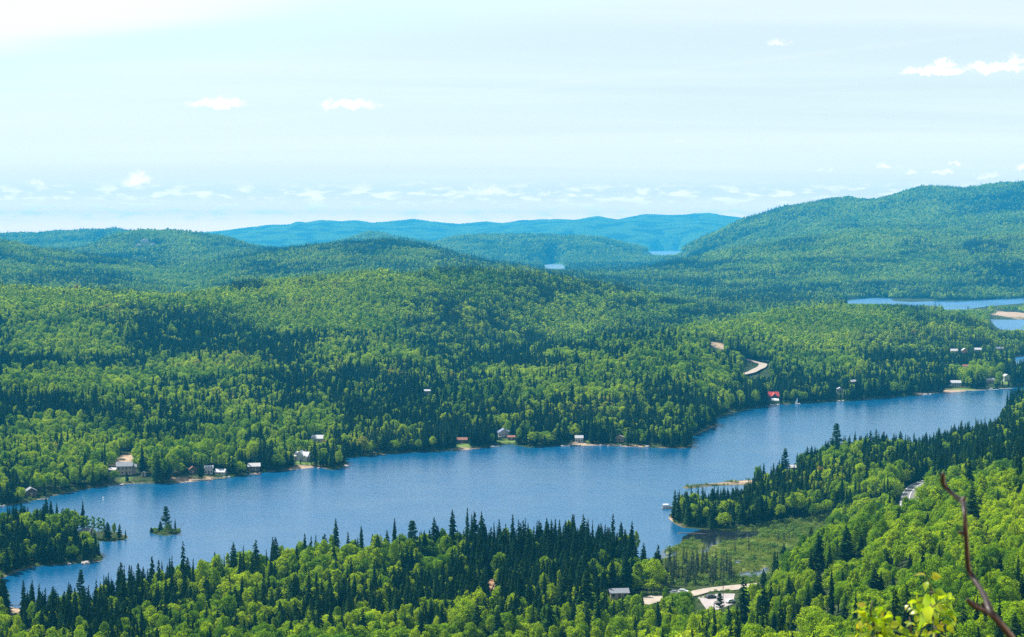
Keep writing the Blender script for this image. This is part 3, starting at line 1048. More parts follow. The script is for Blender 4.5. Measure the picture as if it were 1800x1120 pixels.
def gable_walls(b, w, d, h, rise, along='x', cx=0, cy=0, base=-2.5):
    x0, x1, y0, y1 = cx - w / 2, cx + w / 2, cy - d / 2, cy + d / 2
    b.quad((x0, y0, base), (x1, y0, base), (x1, y0, h), (x0, y0, h))
    b.quad((x1, y1, base), (x0, y1, base), (x0, y1, h), (x1, y1, h))
    b.quad((x1, y0, base), (x1, y1, base), (x1, y1, h), (x1, y0, h))
    b.quad((x0, y1, base), (x0, y0, base), (x0, y0, h), (x0, y1, h))
    if along == 'x':
        b.quad((x1, y0, h), (x1, y1, h), (x1, cy, h + rise))
        b.quad((x0, y1, h), (x0, y0, h), (x0, cy, h + rise))
    else:
        b.quad((x0, y0, h), (x1, y0, h), (cx, y0, h + rise))
        b.quad((x1, y1, h), (x0, y1, h), (cx, y1, h + rise))


def house(name, x, y, w, d, h, rise, roof, wall, rz=0.0, along='x', label='', cat='house', wings=(), storeys=1, chimney=False, deck=False, wins=3, reach=150, group=None, loc=None, clear=True):
    X, Y, Z = loc or at_px(x, y)
    Y += d / 2
    Z = ground(X, Y) if not loc else Z
    Z = max(Z, 0.5)
    t = thing(name, (X, Y, Z), R(rz), label, cat, group)
    b = MB()
    gable_walls(b, w, d, h, rise, along)
    for (cx, cyy, ww, dd, hh, rr, al) in wings:
        gable_walls(b, ww, dd, hh, rr, al, cx, cyy)
    b.build('wall', M[wall], t)
    b = MB()
    gable_roof(b, w, d, h, rise, along=along)
    for (cx, cyy, ww, dd, hh, rr, al) in wings:
        gable_roof(b, ww, dd, hh, rr, over=0.35, along=al, cx=cx, cy=cyy)
    rf = b.build('roof', M[roof], t)
    pane = MB().box(-.5, -.04, 0, .5, .03, 1.2).mesh('window', M['glass'])
    sill = MB().box(-.6, -.08, -.1, .6, .03, 0).box(-.6, -.08, 1.2, .6, .03, 1.3).box(-.6, -.08, 0, -.5, .03, 1.2).box(.5, -.08, 0, .6, .03, 1.2).mesh('frame', M['white'])
    for s in range(storeys):
        for k in range(wins):
            if s == 0 and k == wins // 2:
                continue
            px = (k + .5) / wins * w - w / 2
            o = link('window', pane, t, (px, -d / 2 - .01, 0.9 + 2.7 * s))
            link('frame', sill, o)
    MB().box(-.5, -.05, 0, .5, .03, 2.1).build('door', M['brown' if wall != 'brown' else 'tan'], t).location = ((wins // 2 + .5) / wins * w - w / 2, -d / 2 - .01, .1)
    if chimney:
        c = MB().box(-.4, -.4, -1.2, .4, .4, 1.2).box(-.5, -.5, 1.2, .5, .5, 1.35).build('chimney', M['stone'], rf)
        c.location = (w * .22, d * .1, h + rise)
    if deck:
        b = MB().box(-w / 2, -d / 2 - 3, .35, w / 2, -d / 2 - .06, .5)
        b.build('deck', M['plank'], t)
        for sx in (-w / 2 + .1, 0, w / 2 - .1):
            MB().box(sx - .08, -d / 2 - 2.95, -2, sx + .08, -d / 2 - 2.8, .34).build('post', M['plank'], t)
        MB().box(-w / 2, -d / 2 - 3, 1.3, w / 2, -d / 2 - 2.93, 1.4).box(-w / 2, -d / 2 - 3, .9, w / 2, -d / 2 - 2.95, .95).build('railing', M['white'], t)
    FOOT.append((X, Y, max(w, d) * .62 + 1.5))
    if clear:
        px0, py0 = project(X - w / 2, Y - d / 2, Z)
        px1, py1 = project(X + w / 2, Y, Z + h + rise)
        CLEAR.append((px0, py1 + (py0 - py1) * .15, px1, py0 - (py0 - py1) * .62, Y - d / 2, reach))
    return t


house('lake_house', 216, 836, 9.5, 8, 5.6, 2.0, 'grey_roof', 'tan', 14, 'x', 'two storey tan house with slate grey roof below the sandy clearing', storeys=2, wins=4, deck=True,
      wings=((5.5, 1.2, 4, 5, 4.6, 1.2, 'x'),))
house('garden_cabin', 197, 833, 5, 4, 2.4, 1.0, 'pale_roof', 'white', -10, 'x', 'small pale cabin left of the two storey tan house', 'cabin', wins=3)
house('garden_shed', 252, 838, 2.6, 2.6, 2.2, .8, 'white_roof', 'white', 0, 'y', 'tiny white shed in the bushes right of the two storey house', 'shed', wins=1)
house('shore_cabin', 337, 833, 4.5, 4, 2.8, 1.6, 'rust', 'brown', 20, 'y', 'dark cabin with brownish gable behind the small sandy beach', 'cabin', wins=3)
house('white_cottage', 366, 834, 5, 4, 4.0, 1.2, 'pale_roof', 'white', 10, 'x', 'narrow white cottage half hidden by trees beside the boathouse', 'cottage', storeys=2, wins=3)
house('boathouse', 387, 836, 6.0, 4.5, 2.0, 1.5, 'white_roof', 'white', -8, 'x', 'boathouse with bright white roof standing at the dock', 'boathouse', wins=3)
house('waterside_house', 445, 829, 7.5, 6, 3.0, 1.6, 'pale_roof', 'brown', 12, 'x', 'brown house with grey roof above the red boat', wins=4)
house('white_villa', 531, 811, 9, 7, 3.4, 2.4, 'white_roof', 'white', -12, 'x', 'rambling white villa with several gables above a lawn and beach', storeys=1, wins=4,
      wings=((-1.0, -1.0, 4, 6.5, 4.4, 2.2, 'y'), (5.6, .5, 5, 4, 2.6, 1.3, 'x'), (3.0, -3.2, 3, 3, 2.6, 1.2, 'y')), chimney=True)
house('upper_house', 558, 780, 8.5, 7, 3.6, 2.0, 'white_roof', 'white', 0, 'x', 'white roofed house among trees up the bank from the villa', wins=4, deck=False,
      wings=((-2.6, -3.0, 3.2, 4, 3.6, 1.2, 'y'),))
house('red_cabin', 812, 779, 7, 5, 2.4, 1.2, 'rust', 'brown', 5, 'x', 'low brown cabin with reddish roof under the spruces', 'cabin', wins=3)
house('blue_roofed_house', 885, 769, 8.5, 7, 3.2, 2.6, 'blue_roof', 'white', 8, 'y', 'house with steep slate blue roof on the mid far shore', wins=4, wings=((3.6, .5, 5, 5, 2.8, 1.8, 'x'),), deck=True)
house('boat_shed', 899, 774, 5, 3.5, 2.2, 1, 'rust', 'brown', 0, 'x', 'low reddish brown shed right of the blue roofed house', 'shed', wins=3)
house('beach_cabin', 1018, 778, 5.5, 4, 3.4, 1.4, 'white_roof', 'white', 0, 'x', 'small white cabin above the white boat and the beach strip', 'cabin', wins=3)
house('pine_cabin', 1090, 777, 7, 4, 3.2, 1.4, 'tan', 'tan', -14, 'y', 'tan cabin between dark spruces above the stony beach', 'cabin', wins=3)
house('forest_house', 751, 692, 5.5, 4, 2.4, 1.0, 'white_roof', 'white', 0, 'x', 'lone white roof showing deep in the forest', wins=3, reach=200)
house('red_roofed_house', 1360, 703, 9.5, 8, 3.4, 3.4, 'red_roof', 'brown', 6, 'x', 'house with bright red roof in spruces on the far shore', storeys=1, wins=4, wings=((0, -2.5, 5, 6, 3.4, 2.6, 'y'),), reach=200)
house('long_shore_house', 1680, 679, 11, 7, 3.4, 2.0, 'white_roof', 'white', -5, 'x', 'long white and grey house near the end of the far shore', wins=5, reach=220, wings=((-6, -2, 5, 5, 3, 1.5, 'y'),))
house('corner_house', 1770, 671, 7, 6, 5.4, 2.0, 'white_roof', 'white', 10, 'y', 'tall white house at the narrow end of the lake', storeys=2, wins=3, reach=220)
house('tan_shore_cabin', 1741, 674, 8, 6, 3.0, 1.8, 'pale_roof', 'tan', 0, 'x', 'tan cabin with pale roof behind the docks', 'cabin', wins=3, reach=200)
house('pink_shore_cabin', 1698, 649, 7, 6, 3, 1.6, 'rust', 'tan', 0, 'x', 'cabin with dull pink roof tucked above the bright green trees', 'cabin', wins=3, reach=180)
house('ridge_house', 1678, 622, 9, 7, 3.4, 2.2, 'pale_roof', 'tan', 4, 'x', 'wide grey roofed house in the dark wood between the lakes', wins=4, reach=220)
house('orange_gable_house', 1696, 624, 7, 7, 5.0, 2.6, 'white_roof', 'orange', 0, 'y', 'narrow house with orange gable beside the grey roofed one', wins=3, reach=220)
house('orange_end_house', 1720, 620, 9, 7, 3.4, 2.0, 'white_roof', 'orange', -6, 'x', 'white roofed house with orange end wall near the small cove', wins=4, reach=220)
house('cove_house', 1758, 618, 10, 7, 3.2, 2.0, 'grey_roof', 'white', 0, 'x', 'dark grey roofed house between the big trees and the cove', wins=4, reach=160)
house('hill_cabin', 1394, 830, 4.0, 4, 2.6, 1.2, 'white_roof', 'white', 0, 'x', 'small white roof among trees on the near side of the lake', 'cabin', wins=3, reach=110)
house('roadside_building', 1088, 1053, 7.5, 5, 2.6, 1.2, 'grey_roof', 'tan', 6, 'x', 'grey roofed shed beside the access road in the spruces', 'shed', wins=3, reach=100)
house('dark_shore_house', 52, 873, 6, 5, 3, 1.8, 'grey_roof', 'brown', 25, 'y', 'dark house under the trees at the west end of the far shore', wins=3, reach=110)
house('point_cabin', 151, 941, 4.2, 3.4, 1.8, 1.2, 'grey_roof', 'brown', -8, 'x', 'low grey cabin on the wooded point beside the birches', 'cabin', wins=3, reach=60)
house('grey_shore_cabin', 950, 777, 5, 4, 2.4, 1.2, 'grey_roof', 'tan', 0, 'x', 'tiny grey roofed cabin behind the mid far shore', 'cabin', wins=3, reach=60, clear=False)
house('white_gable_cabin', 1477, 690, 7, 5, 3, 1.6, 'white_roof', 'white', 0, 'y', 'white cabin showing between trees right of the red roof', 'cabin', wins=3, reach=160)
house('lakeside_hut', 1500, 676, 7, 5, 2.8, 1.4, 'white_roof', 'tan', 0, 'x', 'small white roof higher in the trees above the far shore', 'cabin', wins=3, reach=120)


# ------------------------------------------------------------------ boats, docks, cars
def loft(sections, closed_ends=True):
    b = MB()
    n = len(sections[0])
    for s in sections:
        b.v += s
    for k in range(len(sections) - 1):
        for j in range(n - 1):
            b.f.append((k * n + j, k * n + j + 1, (k + 1) * n + j + 1, (k + 1) * n + j))
    b.f.append(tuple(range(n)))
    b.f.append(tuple((len(sections) - 1) * n + j for j in reversed(range(n))))
    return b


def water_at(x, y):
    X, Y = on_plane(x, y, 0)
    return X, Y


def boat(x, y, L, rz, label, colour='hull', cabin=True, group='boats moored along the lake'):
    X, Y = water_at(x, y)
    t = thing('motor_boat', (X, Y, 0), R(rz), label, 'boat', group)
    W = L * .36
    secs = []
    for u in np.linspace(-1, 1, 9):
        w = W / 2 * (1 - max(0, u) ** 2.4 * .96)
        k = .25 + .45 * max(0, u) ** 2
        secs.append([(u * L / 2, -w, .75 + .35 * max(0, u)), (u * L / 2, -w * .7, -.1 + k * .3), (u * L / 2, 0, -.3 + k * .5), (u * L / 2, w * .7, -.1 + k * .3), (u * L / 2, w, .75 + .35 * max(0, u))])
    hb = loft(secs)
    hb.build('hull', M[colour], t)
    dk = MB()
    for k in range(8):
        a, c = secs[k], secs[k + 1]
        dk.quad((a[0][0], a[0][1] * .92, a[0][2] - .04), (c[0][0], c[0][1] * .92, c[0][2] - .04), (c[4][0], c[4][1] * .92, c[4][2] - .04), (a[4][0], a[4][1] * .92, a[4][2] - .04))
    dk.build('deck', M['canvas'], t)
    if cabin:
        cb = MB()
        z0, z1 = .8, 1.6
        w = W * .36
        cb.quad((L * .22, -w, z0), (L * .22, w, z0), (L * .10, w * .85, z1), (L * .10, -w * .85, z1))
        cb.quad((L * .22, -w, z0), (L * .10, -w * .85, z1), (-L * .1, -w * .9, z0 + .3), (-L * .1, -w, z0))
        cb.quad((L * .22, w, z0), (-L * .1, w, z0), (-L * .1, w * .9, z0 + .3), (L * .10, w * .85, z1))
        cb.build('windscreen', M['glass'], t)
    MB().box(-L / 2 - .35, -.2, -.1, -L / 2, .2, 1.1).box(-L / 2 - .45, -.25, .8, -L / 2, .25, 1.25).build('outboard_motor', M['dark_paint'], t)
    return t


boat(398, 840, 5.2, 8, 'white motor boat tied beside the boathouse dock')
boat(870, 786, 6.5, -5, 'white boat on the water below the blue roofed house')
boat(797, 791, 4.2, 10, 'small white boat by the low brown cabin')
boat(994, 785, 6.8, 5, 'white boat at the left end of the stony beach')
boat(452, 834, 4.6, -6, 'red boat drawn up below the brown house', 'red_paint')
boat(327, 842, 4.4, -14, 'white boat beached at the sandy strip', cabin=False)
boat(1477, 706, 8, 15, 'white boat along the far shore right of the sailboat')
boat(1402, 711, 5, 0, 'white hull under the small sail near the red roof', cabin=False)
boat(1630, 694, 9, 10, 'white boat at the start of the pebble strip on the far shore')
boat(1735, 684, 11, -20, 'white boat angled at the last docks')
boat(1182, 907, 3.8, 40, 'rowing boat pulled up at the tip of the spruce point', cabin=False)
boat(2, 891, 4.5, 10, 'white boat at the edge of the picture on the far water')
boat(1362, 712.5, 9, 4, 'pale boat moored below the red roofed house')
boat(953, 473, 10, 0, 'tiny white boat on the small distant lake', cabin=False)


# sail on the little boat near the red roof
X, Y = water_at(1402, 711)
t = thing('sail', (X, Y, 0), R(10), 'small white triangular sail set on its mast', 'sail')
MB().tube([(0, 0, .8), (0, 0, 6.5)], .07, 6).build('mast', M['dark_paint'], t)
MB().quad((-.08, .03, 1.4), (-2.4, .25, 1.5), (-.08, .03, 6.3)).quad((-.08, -.03, 1.4), (-.08, -.03, 6.3), (-2.4, .19, 1.5)).build('sailcloth', M['hull'], t)


def dock(x, y, L, W, rz, label, mat='plank'):
    X, Y = water_at(x, y)
    t = thing('dock', (X, Y, 0), R(rz), label, 'dock', 'docks along the lake')
    n = max(4, int(L / .9))
    b = MB()
    for k in range(n):
        b.box(-L / 2 + k * L / n, -W / 2, .50, -L / 2 + (k + .93) * L / n, W / 2, .56)
    b.build('decking', M[mat], t)
    MB().box(-L / 2, -W / 2 + .1, .36, L / 2, -W / 2 + .25, .495).box(-L / 2, W / 2 - .25, .36, L / 2, W / 2 - .1, .495).build('beam', M['bark'], t)
    for sx in (-L / 2 + .2, 0, L / 2 - .2):
        for sy in (-1, 1):
            MB().tube([(sx, sy * (W / 2 + .1), -1.5), (sx, sy * (W / 2 + .1), .9)], .09, 6).build('post', M['bark'], t)
    return t


dock(384, 842, 9, 1.8, 5, 'wooden dock below the boathouse')
dock(354, 845, 12, 1.6, 3, 'low dock in the shade between beach and boathouse')
dock(1176, 892, 7, 1.6, 0, 'short dock with the pontoon boat at the spruce point')
dock(1715, 687, 22, 2.2, 8, 'long white dock near the narrow end of the lake', 'white')
dock(1768, 684, 14, 2.2, 5, 'white dock below the tall house', 'white')
dock(1746, 686, 12, 2, 12, 'white dock between the two white houses', 'white')
dock(75, 879, 7, 1.6, 12, 'small dock at the west end of the far shore')
dock(448, 835, 6, 1.5, -8, 'short dock beside the red boat')
dock(1010, 783.5, 9, 1.8, 4, 'pale dock beside the small white cabin', 'white')
dock(833, 789.5, 6, 1.4, -4, 'short dock right of the low brown cabin')

# pontoon boat at the spruce point
X, Y = water_at(1172, 893)
t = thing('pontoon_boat', (X, Y - 1.5, 0), R(8), 'pontoon boat with pale canopy moored at the tip of the spruce point', 'boat')
for s in (-1, 1):
    MB().tube([(-3, s * .9, .15), (2.4, s * .9, .15), (3.1, s * .9, .3)], [.32, .32, .08], 8).build('pontoon', M['silver'], t)
MB().box(-2.9, -1.2, .48, 2.8, 1.2, .6).build('deck', M['plank'], t)
MB().box(-2.7, -1.15, .6, 2.6, -1.1, 1.25).box(-2.7, 1.1, .6, 2.6, 1.15, 1.25).build('railing', M['white'], t)
MB().box(-2.3, -1.2, 2.3, .9, 1.2, 2.42).build('canopy', M['canvas'], t)
for sx, sy in ((-2.2, -1), (-2.2, 1), (.8, -1), (.8, 1)):
    MB().tube([(sx, sy, .6), (sx, sy, 2.3)], .05, 6).build('post', M['silver'], t)

# mooring buoy
X, Y = water_at(182, 876)
t = thing('mooring_buoy', (X, Y, 0), 0, 'small white mooring buoy on open water near the far shore', 'buoy')
MB().tube([(0, 0, -.4), (0, 0, -.1), (0, 0, .5), (0, 0, .9)], [.2, .55, .5, .12], 10).build('float', M['hull'], t)
MB().tube([(0, 0, .9), (0, 0, 1.5)], .04, 6).build('ring', M['silver'], t)

# canvas shelter by the red roofed house
X, Y, Z = at_px(1362, 708)
t = thing('canvas_shelter', (X, Y, Z), 0, 'white canvas shelter at the water below the red roof', 'shelter')
b = MB()
gable_roof(b, 6, 5, 2.4, 1.4, along='x')
b.build('roof', M['hull'], t)
for sx in (-2.8, 2.8):
    for sy in (-2.3, 2.3):
        MB().tube([(sx, sy, -1), (sx, sy, 2.4)], .07, 6).build('pole', M['silver'], t)
CLEAR.append((1354, 700, 1370, 712, Y, 60))


def car(x, y, rz, paint, label, van=False, loc=None):
    X, Y, Z = at_px(x, y)
    Z = lotz if loc == 'lot' else Z + .47
    t = thing('parked_car', (X, Y, Z), R(rz), label, 'car', 'vehicles parked along the access road')
    W = .9
    prof = [(-2.2, .35), (-2.25, .85), (-1.9, 1.0), (-1.5, 1.45), (.4, 1.5), (1.1, 1.0), (2.1, .85), (2.25, .55), (2.2, .35)]
    if van:
        prof = [(-2.6, .35), (-2.6, 2.1), (-2.4, 2.25), (1.2, 2.25), (1.9, 1.3), (2.6, 1.1), (2.7, .6), (2.6, .35)]
    secs = [[(p[0], s * W * (1 if p[1] < 1.1 else .86), p[1]) for p in prof] for s in (-1, -.96, .96, 1)]
    loft(secs).build('body', M[paint], t)
    z0, z1, xa, xb = (1.35, 2.0, -2.2, 1.2) if van else (1.03, 1.38, -1.6, .55)
    for s in (-1, 1):
        MB().box(xa, s * W * .9 - .06, z0, xb, s * W * .9 + .06, z1).build('side_window', M['glass'], t)
    w = MB().tube([(0, -.12, 0), (0, .12, 0)], .33, 12).mesh('wheel', M['rubber'])
    for sx in (-1.4, 1.4):
        for s in (-1, 1):
            link('wheel', w, t, (sx, s * (W - .06), .33))
    return t


car(1187, 1046, 10, 'hull', 'white car parked nose to the reeds beside the access road')
car(1201, 1044, -15, 'silver', 'silver grey car at the roadside right of the white car')
car(1113, 1064, 10, 'silver', 'silver car half hidden by spruces at the access road end')
car(1122, 1062, 20, 'dark_paint', 'dark car beside the silver one behind the spruces')
car(1284, 1060, 35, 'silver', 'silver car at the low corner of the parking lot', loc='lot')
car(1250, 1052, 20, 'dark_paint', 'dark car at the upper edge of the parking lot', loc='lot')

# utility pole at the lot
X, Y, Z = at_px(1271, 1056)
t = thing('utility_pole', (X, Y, Z), R(20), 'bare wooden utility pole rising from the parking lot', 'pole')
MB().tube([(0, 0, -1), (0, 0, 9)], [.16, .11], 8).build('mast', M['bark'], t)
MB().box(-1.1, -.06, 8.2, 1.1, .06, 8.35).build('crossarm', M['bark'], t)
for sx in (-1, 0, 1):
    MB().tube([(sx, 0, 8.35), (sx, 0, 8.6)], .06, 6).build('insulator', M['hull'], t)

# bench on the little beach in the near corner
X, Y, Z = at_px(28, 1069)
t = thing('picnic_table', (X, Y, max(Z, .6)), R(5), 'dark picnic table on the small beach below the lake corner', 'table')
MB().box(-1.6, -.45, .75, 1.6, .45, .83).build('table_top', M['dark_paint'], t)
for s in (-1, 1):
    MB().box(-1.6, s * .75 - .14, .42, 1.6, s * .75 + .14, .48).build('bench', M['dark_paint'], t)
    MB().quad((s * 1.2 - .05, -.8, 0), (s * 1.2 + .05, -.8, 0), (s * 1.2 + .05, -.2, .75), (s * 1.2 - .05, -.2, .75)).box(s * 1.2 - .05, -.7, .34, s * 1.2 + .05, .7, .419).box(s * 1.2 - .06, -.08, 0, s * 1.2 + .06, .08, .749).build('leg', M['dark_paint'], t)
CLEAR.append((18, 1062, 36, 1072, Y, 70))

# driftwood log in the dark bay
X, Y = water_at(1215, 938)
P = [(-7, 0, .0), (-4, .6, .12), (0, .5, .1), (5, -.5, .08), (10, -2, .02)]
tag(link('driftwood_log', MB().tube(P, [.35, .3, .25, .2, .08], 8).mesh('driftwood_log', M['dead'], True), None, (X, Y, 0)), 'long grey log floating in the dark bay by the marsh', 'log')


# ------------------------------------------------------------------ rocks
def rock_mesh(seed, sx, sy, sz):
    bm = bmesh.new()
    bmesh.ops.create_icosphere(bm, subdivisions=3, radius=1)
    for v in bm.verts:
        n = mnoise.noise(v.co * 1.3 + Vector((seed, 0, 0))) * .45 + mnoise.noise(v.co * 3 + Vector((0, seed, 0))) * .2
        v.co *= 1 + n
        v.co = Vector((v.co.x * sx, v.co.y * sy, v.co.z * sz))
    me = bpy.data.meshes.new('rock')
    bm.to_mesh(me)
    bm.free()
    me.materials.append(M['rock'])
    return me


for (x, y, sx, sz, lab) in ((256, 424, 15, 11, 'largest pale rock face on the distant domed hill'), (244, 430, 9, 6, 'small pale rock patch below the rock face on the domed hill'), (269, 428, 8, 6, 'small pale rock patch right of the rock face on the domed hill')):
    X, Y, Z = at_px(x, y + 3, 5200)
    tag(link('rock_outcrop', rock_mesh(x, sx, 8, sz), None, (X, Y, Z + sz * .3)), lab, 'rock')
    FOOT.append((X, Y - 25, 42))
for k, (x, y) in enumerate([(1120, 784.6), (1090, 783.4), (1138, 785.6), (1070, 783.4), (1056, 783), (608, 820), (560, 823), (1290, 846), (150, 990.5), (122, 991), (215, 852.5)]):
    X, Y = on_plane(x, y, .3)
    s = 1.0 + .5 * ((k * 7) % 3)
    tag(link('shore_boulder', rock_mesh(k * 3.1, s, s * .8, s * .6), None, (X, Y, .2)), 'pale grey boulder at the waterline of the lake', 'rock', 'pale boulders along the shoreline')

# ------------------------------------------------------------------ tree shapes
def spruce_shape(seed, h=15.0, r=1.9, whorls=30, per=8, fine=True, taper=0.85, gaps=0.12):
    q = random.Random(seed)
    cr = MB()
    lean = (q.uniform(-.02, .02), q.uniform(-.02, .02))
    z = h * q.uniform(.06, .12)
    z0 = z
    while z < h * .985:
        u = (z - z0) / (h - z0)
        L0 = r * (1 - u) ** taper * (0.55 + .45 * min(1, u * 8)) + .10
        for k in range(per if u < .8 else max(4, per - 3)):
            if q.random() < gaps:
                continue
            a = q.uniform(0, 2 * math.pi)
            L = L0 * q.uniform(.6, 1.25)
            zz = z + q.uniform(-.25, .25)
            dx, dy = math.cos(a), math.sin(a)
            nx, ny = -dy, dx
            dr = L * q.uniform(.22, .5)
            bx, by = lean[0] * zz, lean[1] * zz
            up = L * .12
            base = (bx, by, zz + up)
            tip = (bx + dx * L, by + dy * L, zz - dr)
            w = L * q.uniform(.22, .36) + .07
            m = .58
            mid = (bx + dx * L * m, by + dy * L * m, zz - dr * .35 + .05)
            s1 = (bx + dx * L * m + nx * w, by + dy * L * m + ny * w, zz - dr * .75 - .12)
            s2 = (bx + dx * L * m - nx * w, by + dy * L * m - ny * w, zz - dr * .75 - .12)
            if fine:
                cr.quad(base, s1, mid)
                cr.quad(base, mid, s2)
                cr.quad(mid, s1, tip)
                cr.quad(mid, tip, s2)
            else:
                cr.quad(base, s1, tip, s2)
        z += (h - z0) / whorls * (1.25 - .6 * u)
    # leader
    cr.quad((lean[0] * h - .10, lean[1] * h, h * .95), (lean[0] * h + .10, lean[1] * h, h * .95), (lean[0] * h, lean[1] * h, h * 1.01))
    cr.quad((lean[0] * h, lean[1] * h - .10, h * .95), (lean[0] * h, lean[1] * h + .10, h * .95), (lean[0] * h, lean[1] * h, h * 1.01))
    tr = MB().tube([(0, 0, -1.5), (lean[0] * h * .5, lean[1] * h * .5, h * .5), (lean[0] * h, lean[1] * h, h * .95)], [h * .013, h * .009, h * .002], 6)
    return cr, tr


def clump(cr, q, cx, cy_, cz, rx, ry, rz, n, size, flat=0.0):
    for i in range(n):
        # points over the lobe, more on top than below
        v = Vector((q.gauss(0, 1), q.gauss(0, 1), q.gauss(0, 1) + .25)).normalized()
        rad = q.uniform(.55, 1.2)
        p = Vector((cx + v.x * rx * rad, cy_ + v.y * ry * rad, cz + v.z * rz * rad))
        nrm = (v + Vector((q.uniform(-1, 1), q.uniform(-1, 1), q.uniform(-.6, 1) + flat)) * .75).normalized()
        a = nrm.orthogonal().normalized()
        a.rotate(Matrix.Rotation(q.uniform(0, 6.28), 3, nrm))
        b_ = nrm.cross(a)
        s = size * q.uniform(.55, 1.25)
        bend = nrm * s * q.uniform(-.35, .15)
        cr.quad(p - a * s + bend, p - b_ * s * .8, p + a * s + bend, p + b_ * s * .8)


def broad_shape(seed, h=12.0, r=3.8, lobes=11, n=85, size=.42, base=.30, limbs=5):
    q = random.Random(seed)
    cr = MB()
    tr = MB()
    fork = h * q.uniform(base, base + .12)
    tr.tube([(0, 0, -1.2), (q.uniform(-.15, .15), q.uniform(-.15, .15), fork)], [h * .018, h * .013], 6)
    ch = h - fork
    cs = []
    for k in range(lobes):
        u = (k + .5) / lobes
        a = k * 2.4 + q.uniform(-.5, .5)
        zz = fork + ch * (.20 + .66 * u)
        rr = r * math.sqrt(max(.05, 1 - ((u - .32) / .75) ** 2)) * q.uniform(.42, .68) if k < lobes - 1 else r * .12
        s = r * q.uniform(.36, .52) * (1.05 - .3 * u)
        c = (math.cos(a) * rr, math.sin(a) * rr, zz)
        cs.append(c)
        clump(cr, q, c[0], c[1], c[2], s, s, s * .82, n, size)
    for k in range(min(limbs, lobes)):
        c = cs[(k * 2) % lobes]
        tr.tube([(0, 0, fork - .2), (c[0] * .5, c[1] * .5, (fork + c[2]) / 2), c], [h * .009, h * .006, h * .002], 5)
    return cr, tr


def pine_shape(seed, h=18.0, r=3.2):
    q = random.Random(seed)
    cr = MB()
    tr = MB()
    tr.tube([(0, 0, -1.5), (.1, .1, h * .5), (.2, 0, h * .97)], [h * .013, h * .011, h * .003], 7)
    z = h * .28
    while z < h:
        u = (z - h * .28) / (h * .72)
        for k in range(5):
            a = q.uniform(0, 6.28)
            L = r * (1 - u ** 1.5) * q.uniform(.45, 1.15) + .35
            tip = Vector((math.cos(a) * L, math.sin(a) * L, z + L * q.uniform(.0, .25)))
            tr.tube([(0.1, 0, z - .2), tip * .6 + Vector((0, 0, z * .4 - .1)), tip], [.06, .04, .02], 4, False)
            for m in (.3, .55, .8, 1.0):
                c = Vector((tip.x * m, tip.y * m, z + (tip.z - z) * m + .1))
                clump(cr, q, c.x, c.y, c.z, .75, .75, .32, 15, .30, .8)
        z += h * q.uniform(.04, .065)
    return cr, tr


def snag_shape(seed, h=9.0):
    q = random.Random(seed)
    tr = MB()
    tr.tube([(0, 0, -1), (.1, 0, h * .5), (.25, .1, h)], [h * .014, h * .009, h * .003], 6)
    for k in range(16):
        z = h * q.uniform(.25, .95)
        a = q.uniform(0, 6.28)
        L = (1 - z / h) * 1.4 + .35
        tr.tube([(.1, 0, z), (.1 + math.cos(a) * L, math.sin(a) * L, z + q.uniform(-.3, .3))], [.04, .012], 4, False)
    return tr


def bush_shape(seed, r=1.3, n=60):
    q = random.Random(seed)
    cr = MB()
    for k in range(4):
        a = q.uniform(0, 6.28)
        clump(cr, q, math.cos(a) * r * .5, math.sin(a) * r * .5, r * .55, r * .55, r * .55, r * .6, n // 4, .26)
    return cr


def sedge_shape(seed):
    q = random.Random(seed)
    b = MB()
    for k in range(34):
        a, x, y = q.uniform(0, 6.28), q.gauss(0, .8), q.gauss(0, .8)
        hgt = q.uniform(.35, .85)
        dx, dy = math.cos(a) * .16, math.sin(a) * .16
        b.quad((x - dx, y - dy, 0), (x + dx, y + dy, 0), (x + q.uniform(-.25, .25), y + q.uniform(-.25, .25), hgt))
    return b


def pair(name, cr, tr, leaf, bark):
    """separate crown and trunk meshes for the single trees, one joined mesh for the mass"""
    cm = cr.mesh(name + '_crown', leaf)
    tm = tr.mesh(name + '_trunk', bark)
    i = len(cr.v)
    me = mesh_from(name, cr.v + tr.v, cr.f + [tuple(i + k for k in f) for f in tr.f], [leaf, bark], [0] * len(cr.f) + [1] * len(tr.f))
    return cm, tm, me


SPR = [pair('spruce', *spruce_shape(10 + k, 15.0, (2.1, 2.6, 1.8, 2.9, 1.6, 2.4)[k], (34, 30, 36, 30, 38, 26)[k], 9, True, (.75, .7, .85, .65, .8, .6)[k], (.1, .14, .1, .18, .15, .25)[k]), M['conifer'], M['bark']) for k in range(6)]
BRD = [pair('broadleaf', *broad_shape(30 + k, 12.0, (3.5, 2.3, 4.3, 1.9, 3.8, 3.0)[k], (13, 11, 16, 11, 14, 12)[k], 150, .27, (.25, .3, .22, .3, .2, .28)[k]), M['broad'], M['bark']) for k in range(6)]
SPR_FAR = [pair('far_spruce', *spruce_shape(60 + k, 15.0, 2.1, 13, 6, False, .85, .05), M['conifer'], M['bark'])[2] for k in range(3)]
BRD_FAR = [pair('far_broadleaf', *broad_shape(70 + k, 12.0, 3.9, 7, 34, .72, .15, 0), M['broad'], M['bark'])[2] for k in range(3)]
PIN = [pair('white_pine', *pine_shape(80 + k, 18.0, 3.0 + .4 * k), M['pine'], M['bark']) for k in range(2)]
BIR = [pair('birch', *broad_shape(90 + k, 11.0, 1.5, 9, 60, .28, .22), M['birch'], M['birch_bark']) for k in range(2)]
LAR = [pair('larch', *spruce_shape(95 + k, 11.0, 1.25, 20, 6, True, .7, .35), M['larch'], M['dead']) for k in range(3)]
SNAG = [snag_shape(110 + k).mesh('snag', M['dead']) for k in range(3)]
BUSH = [bush_shape(120 + k).mesh('willow_bush', M['shrub']) for k in range(4)]
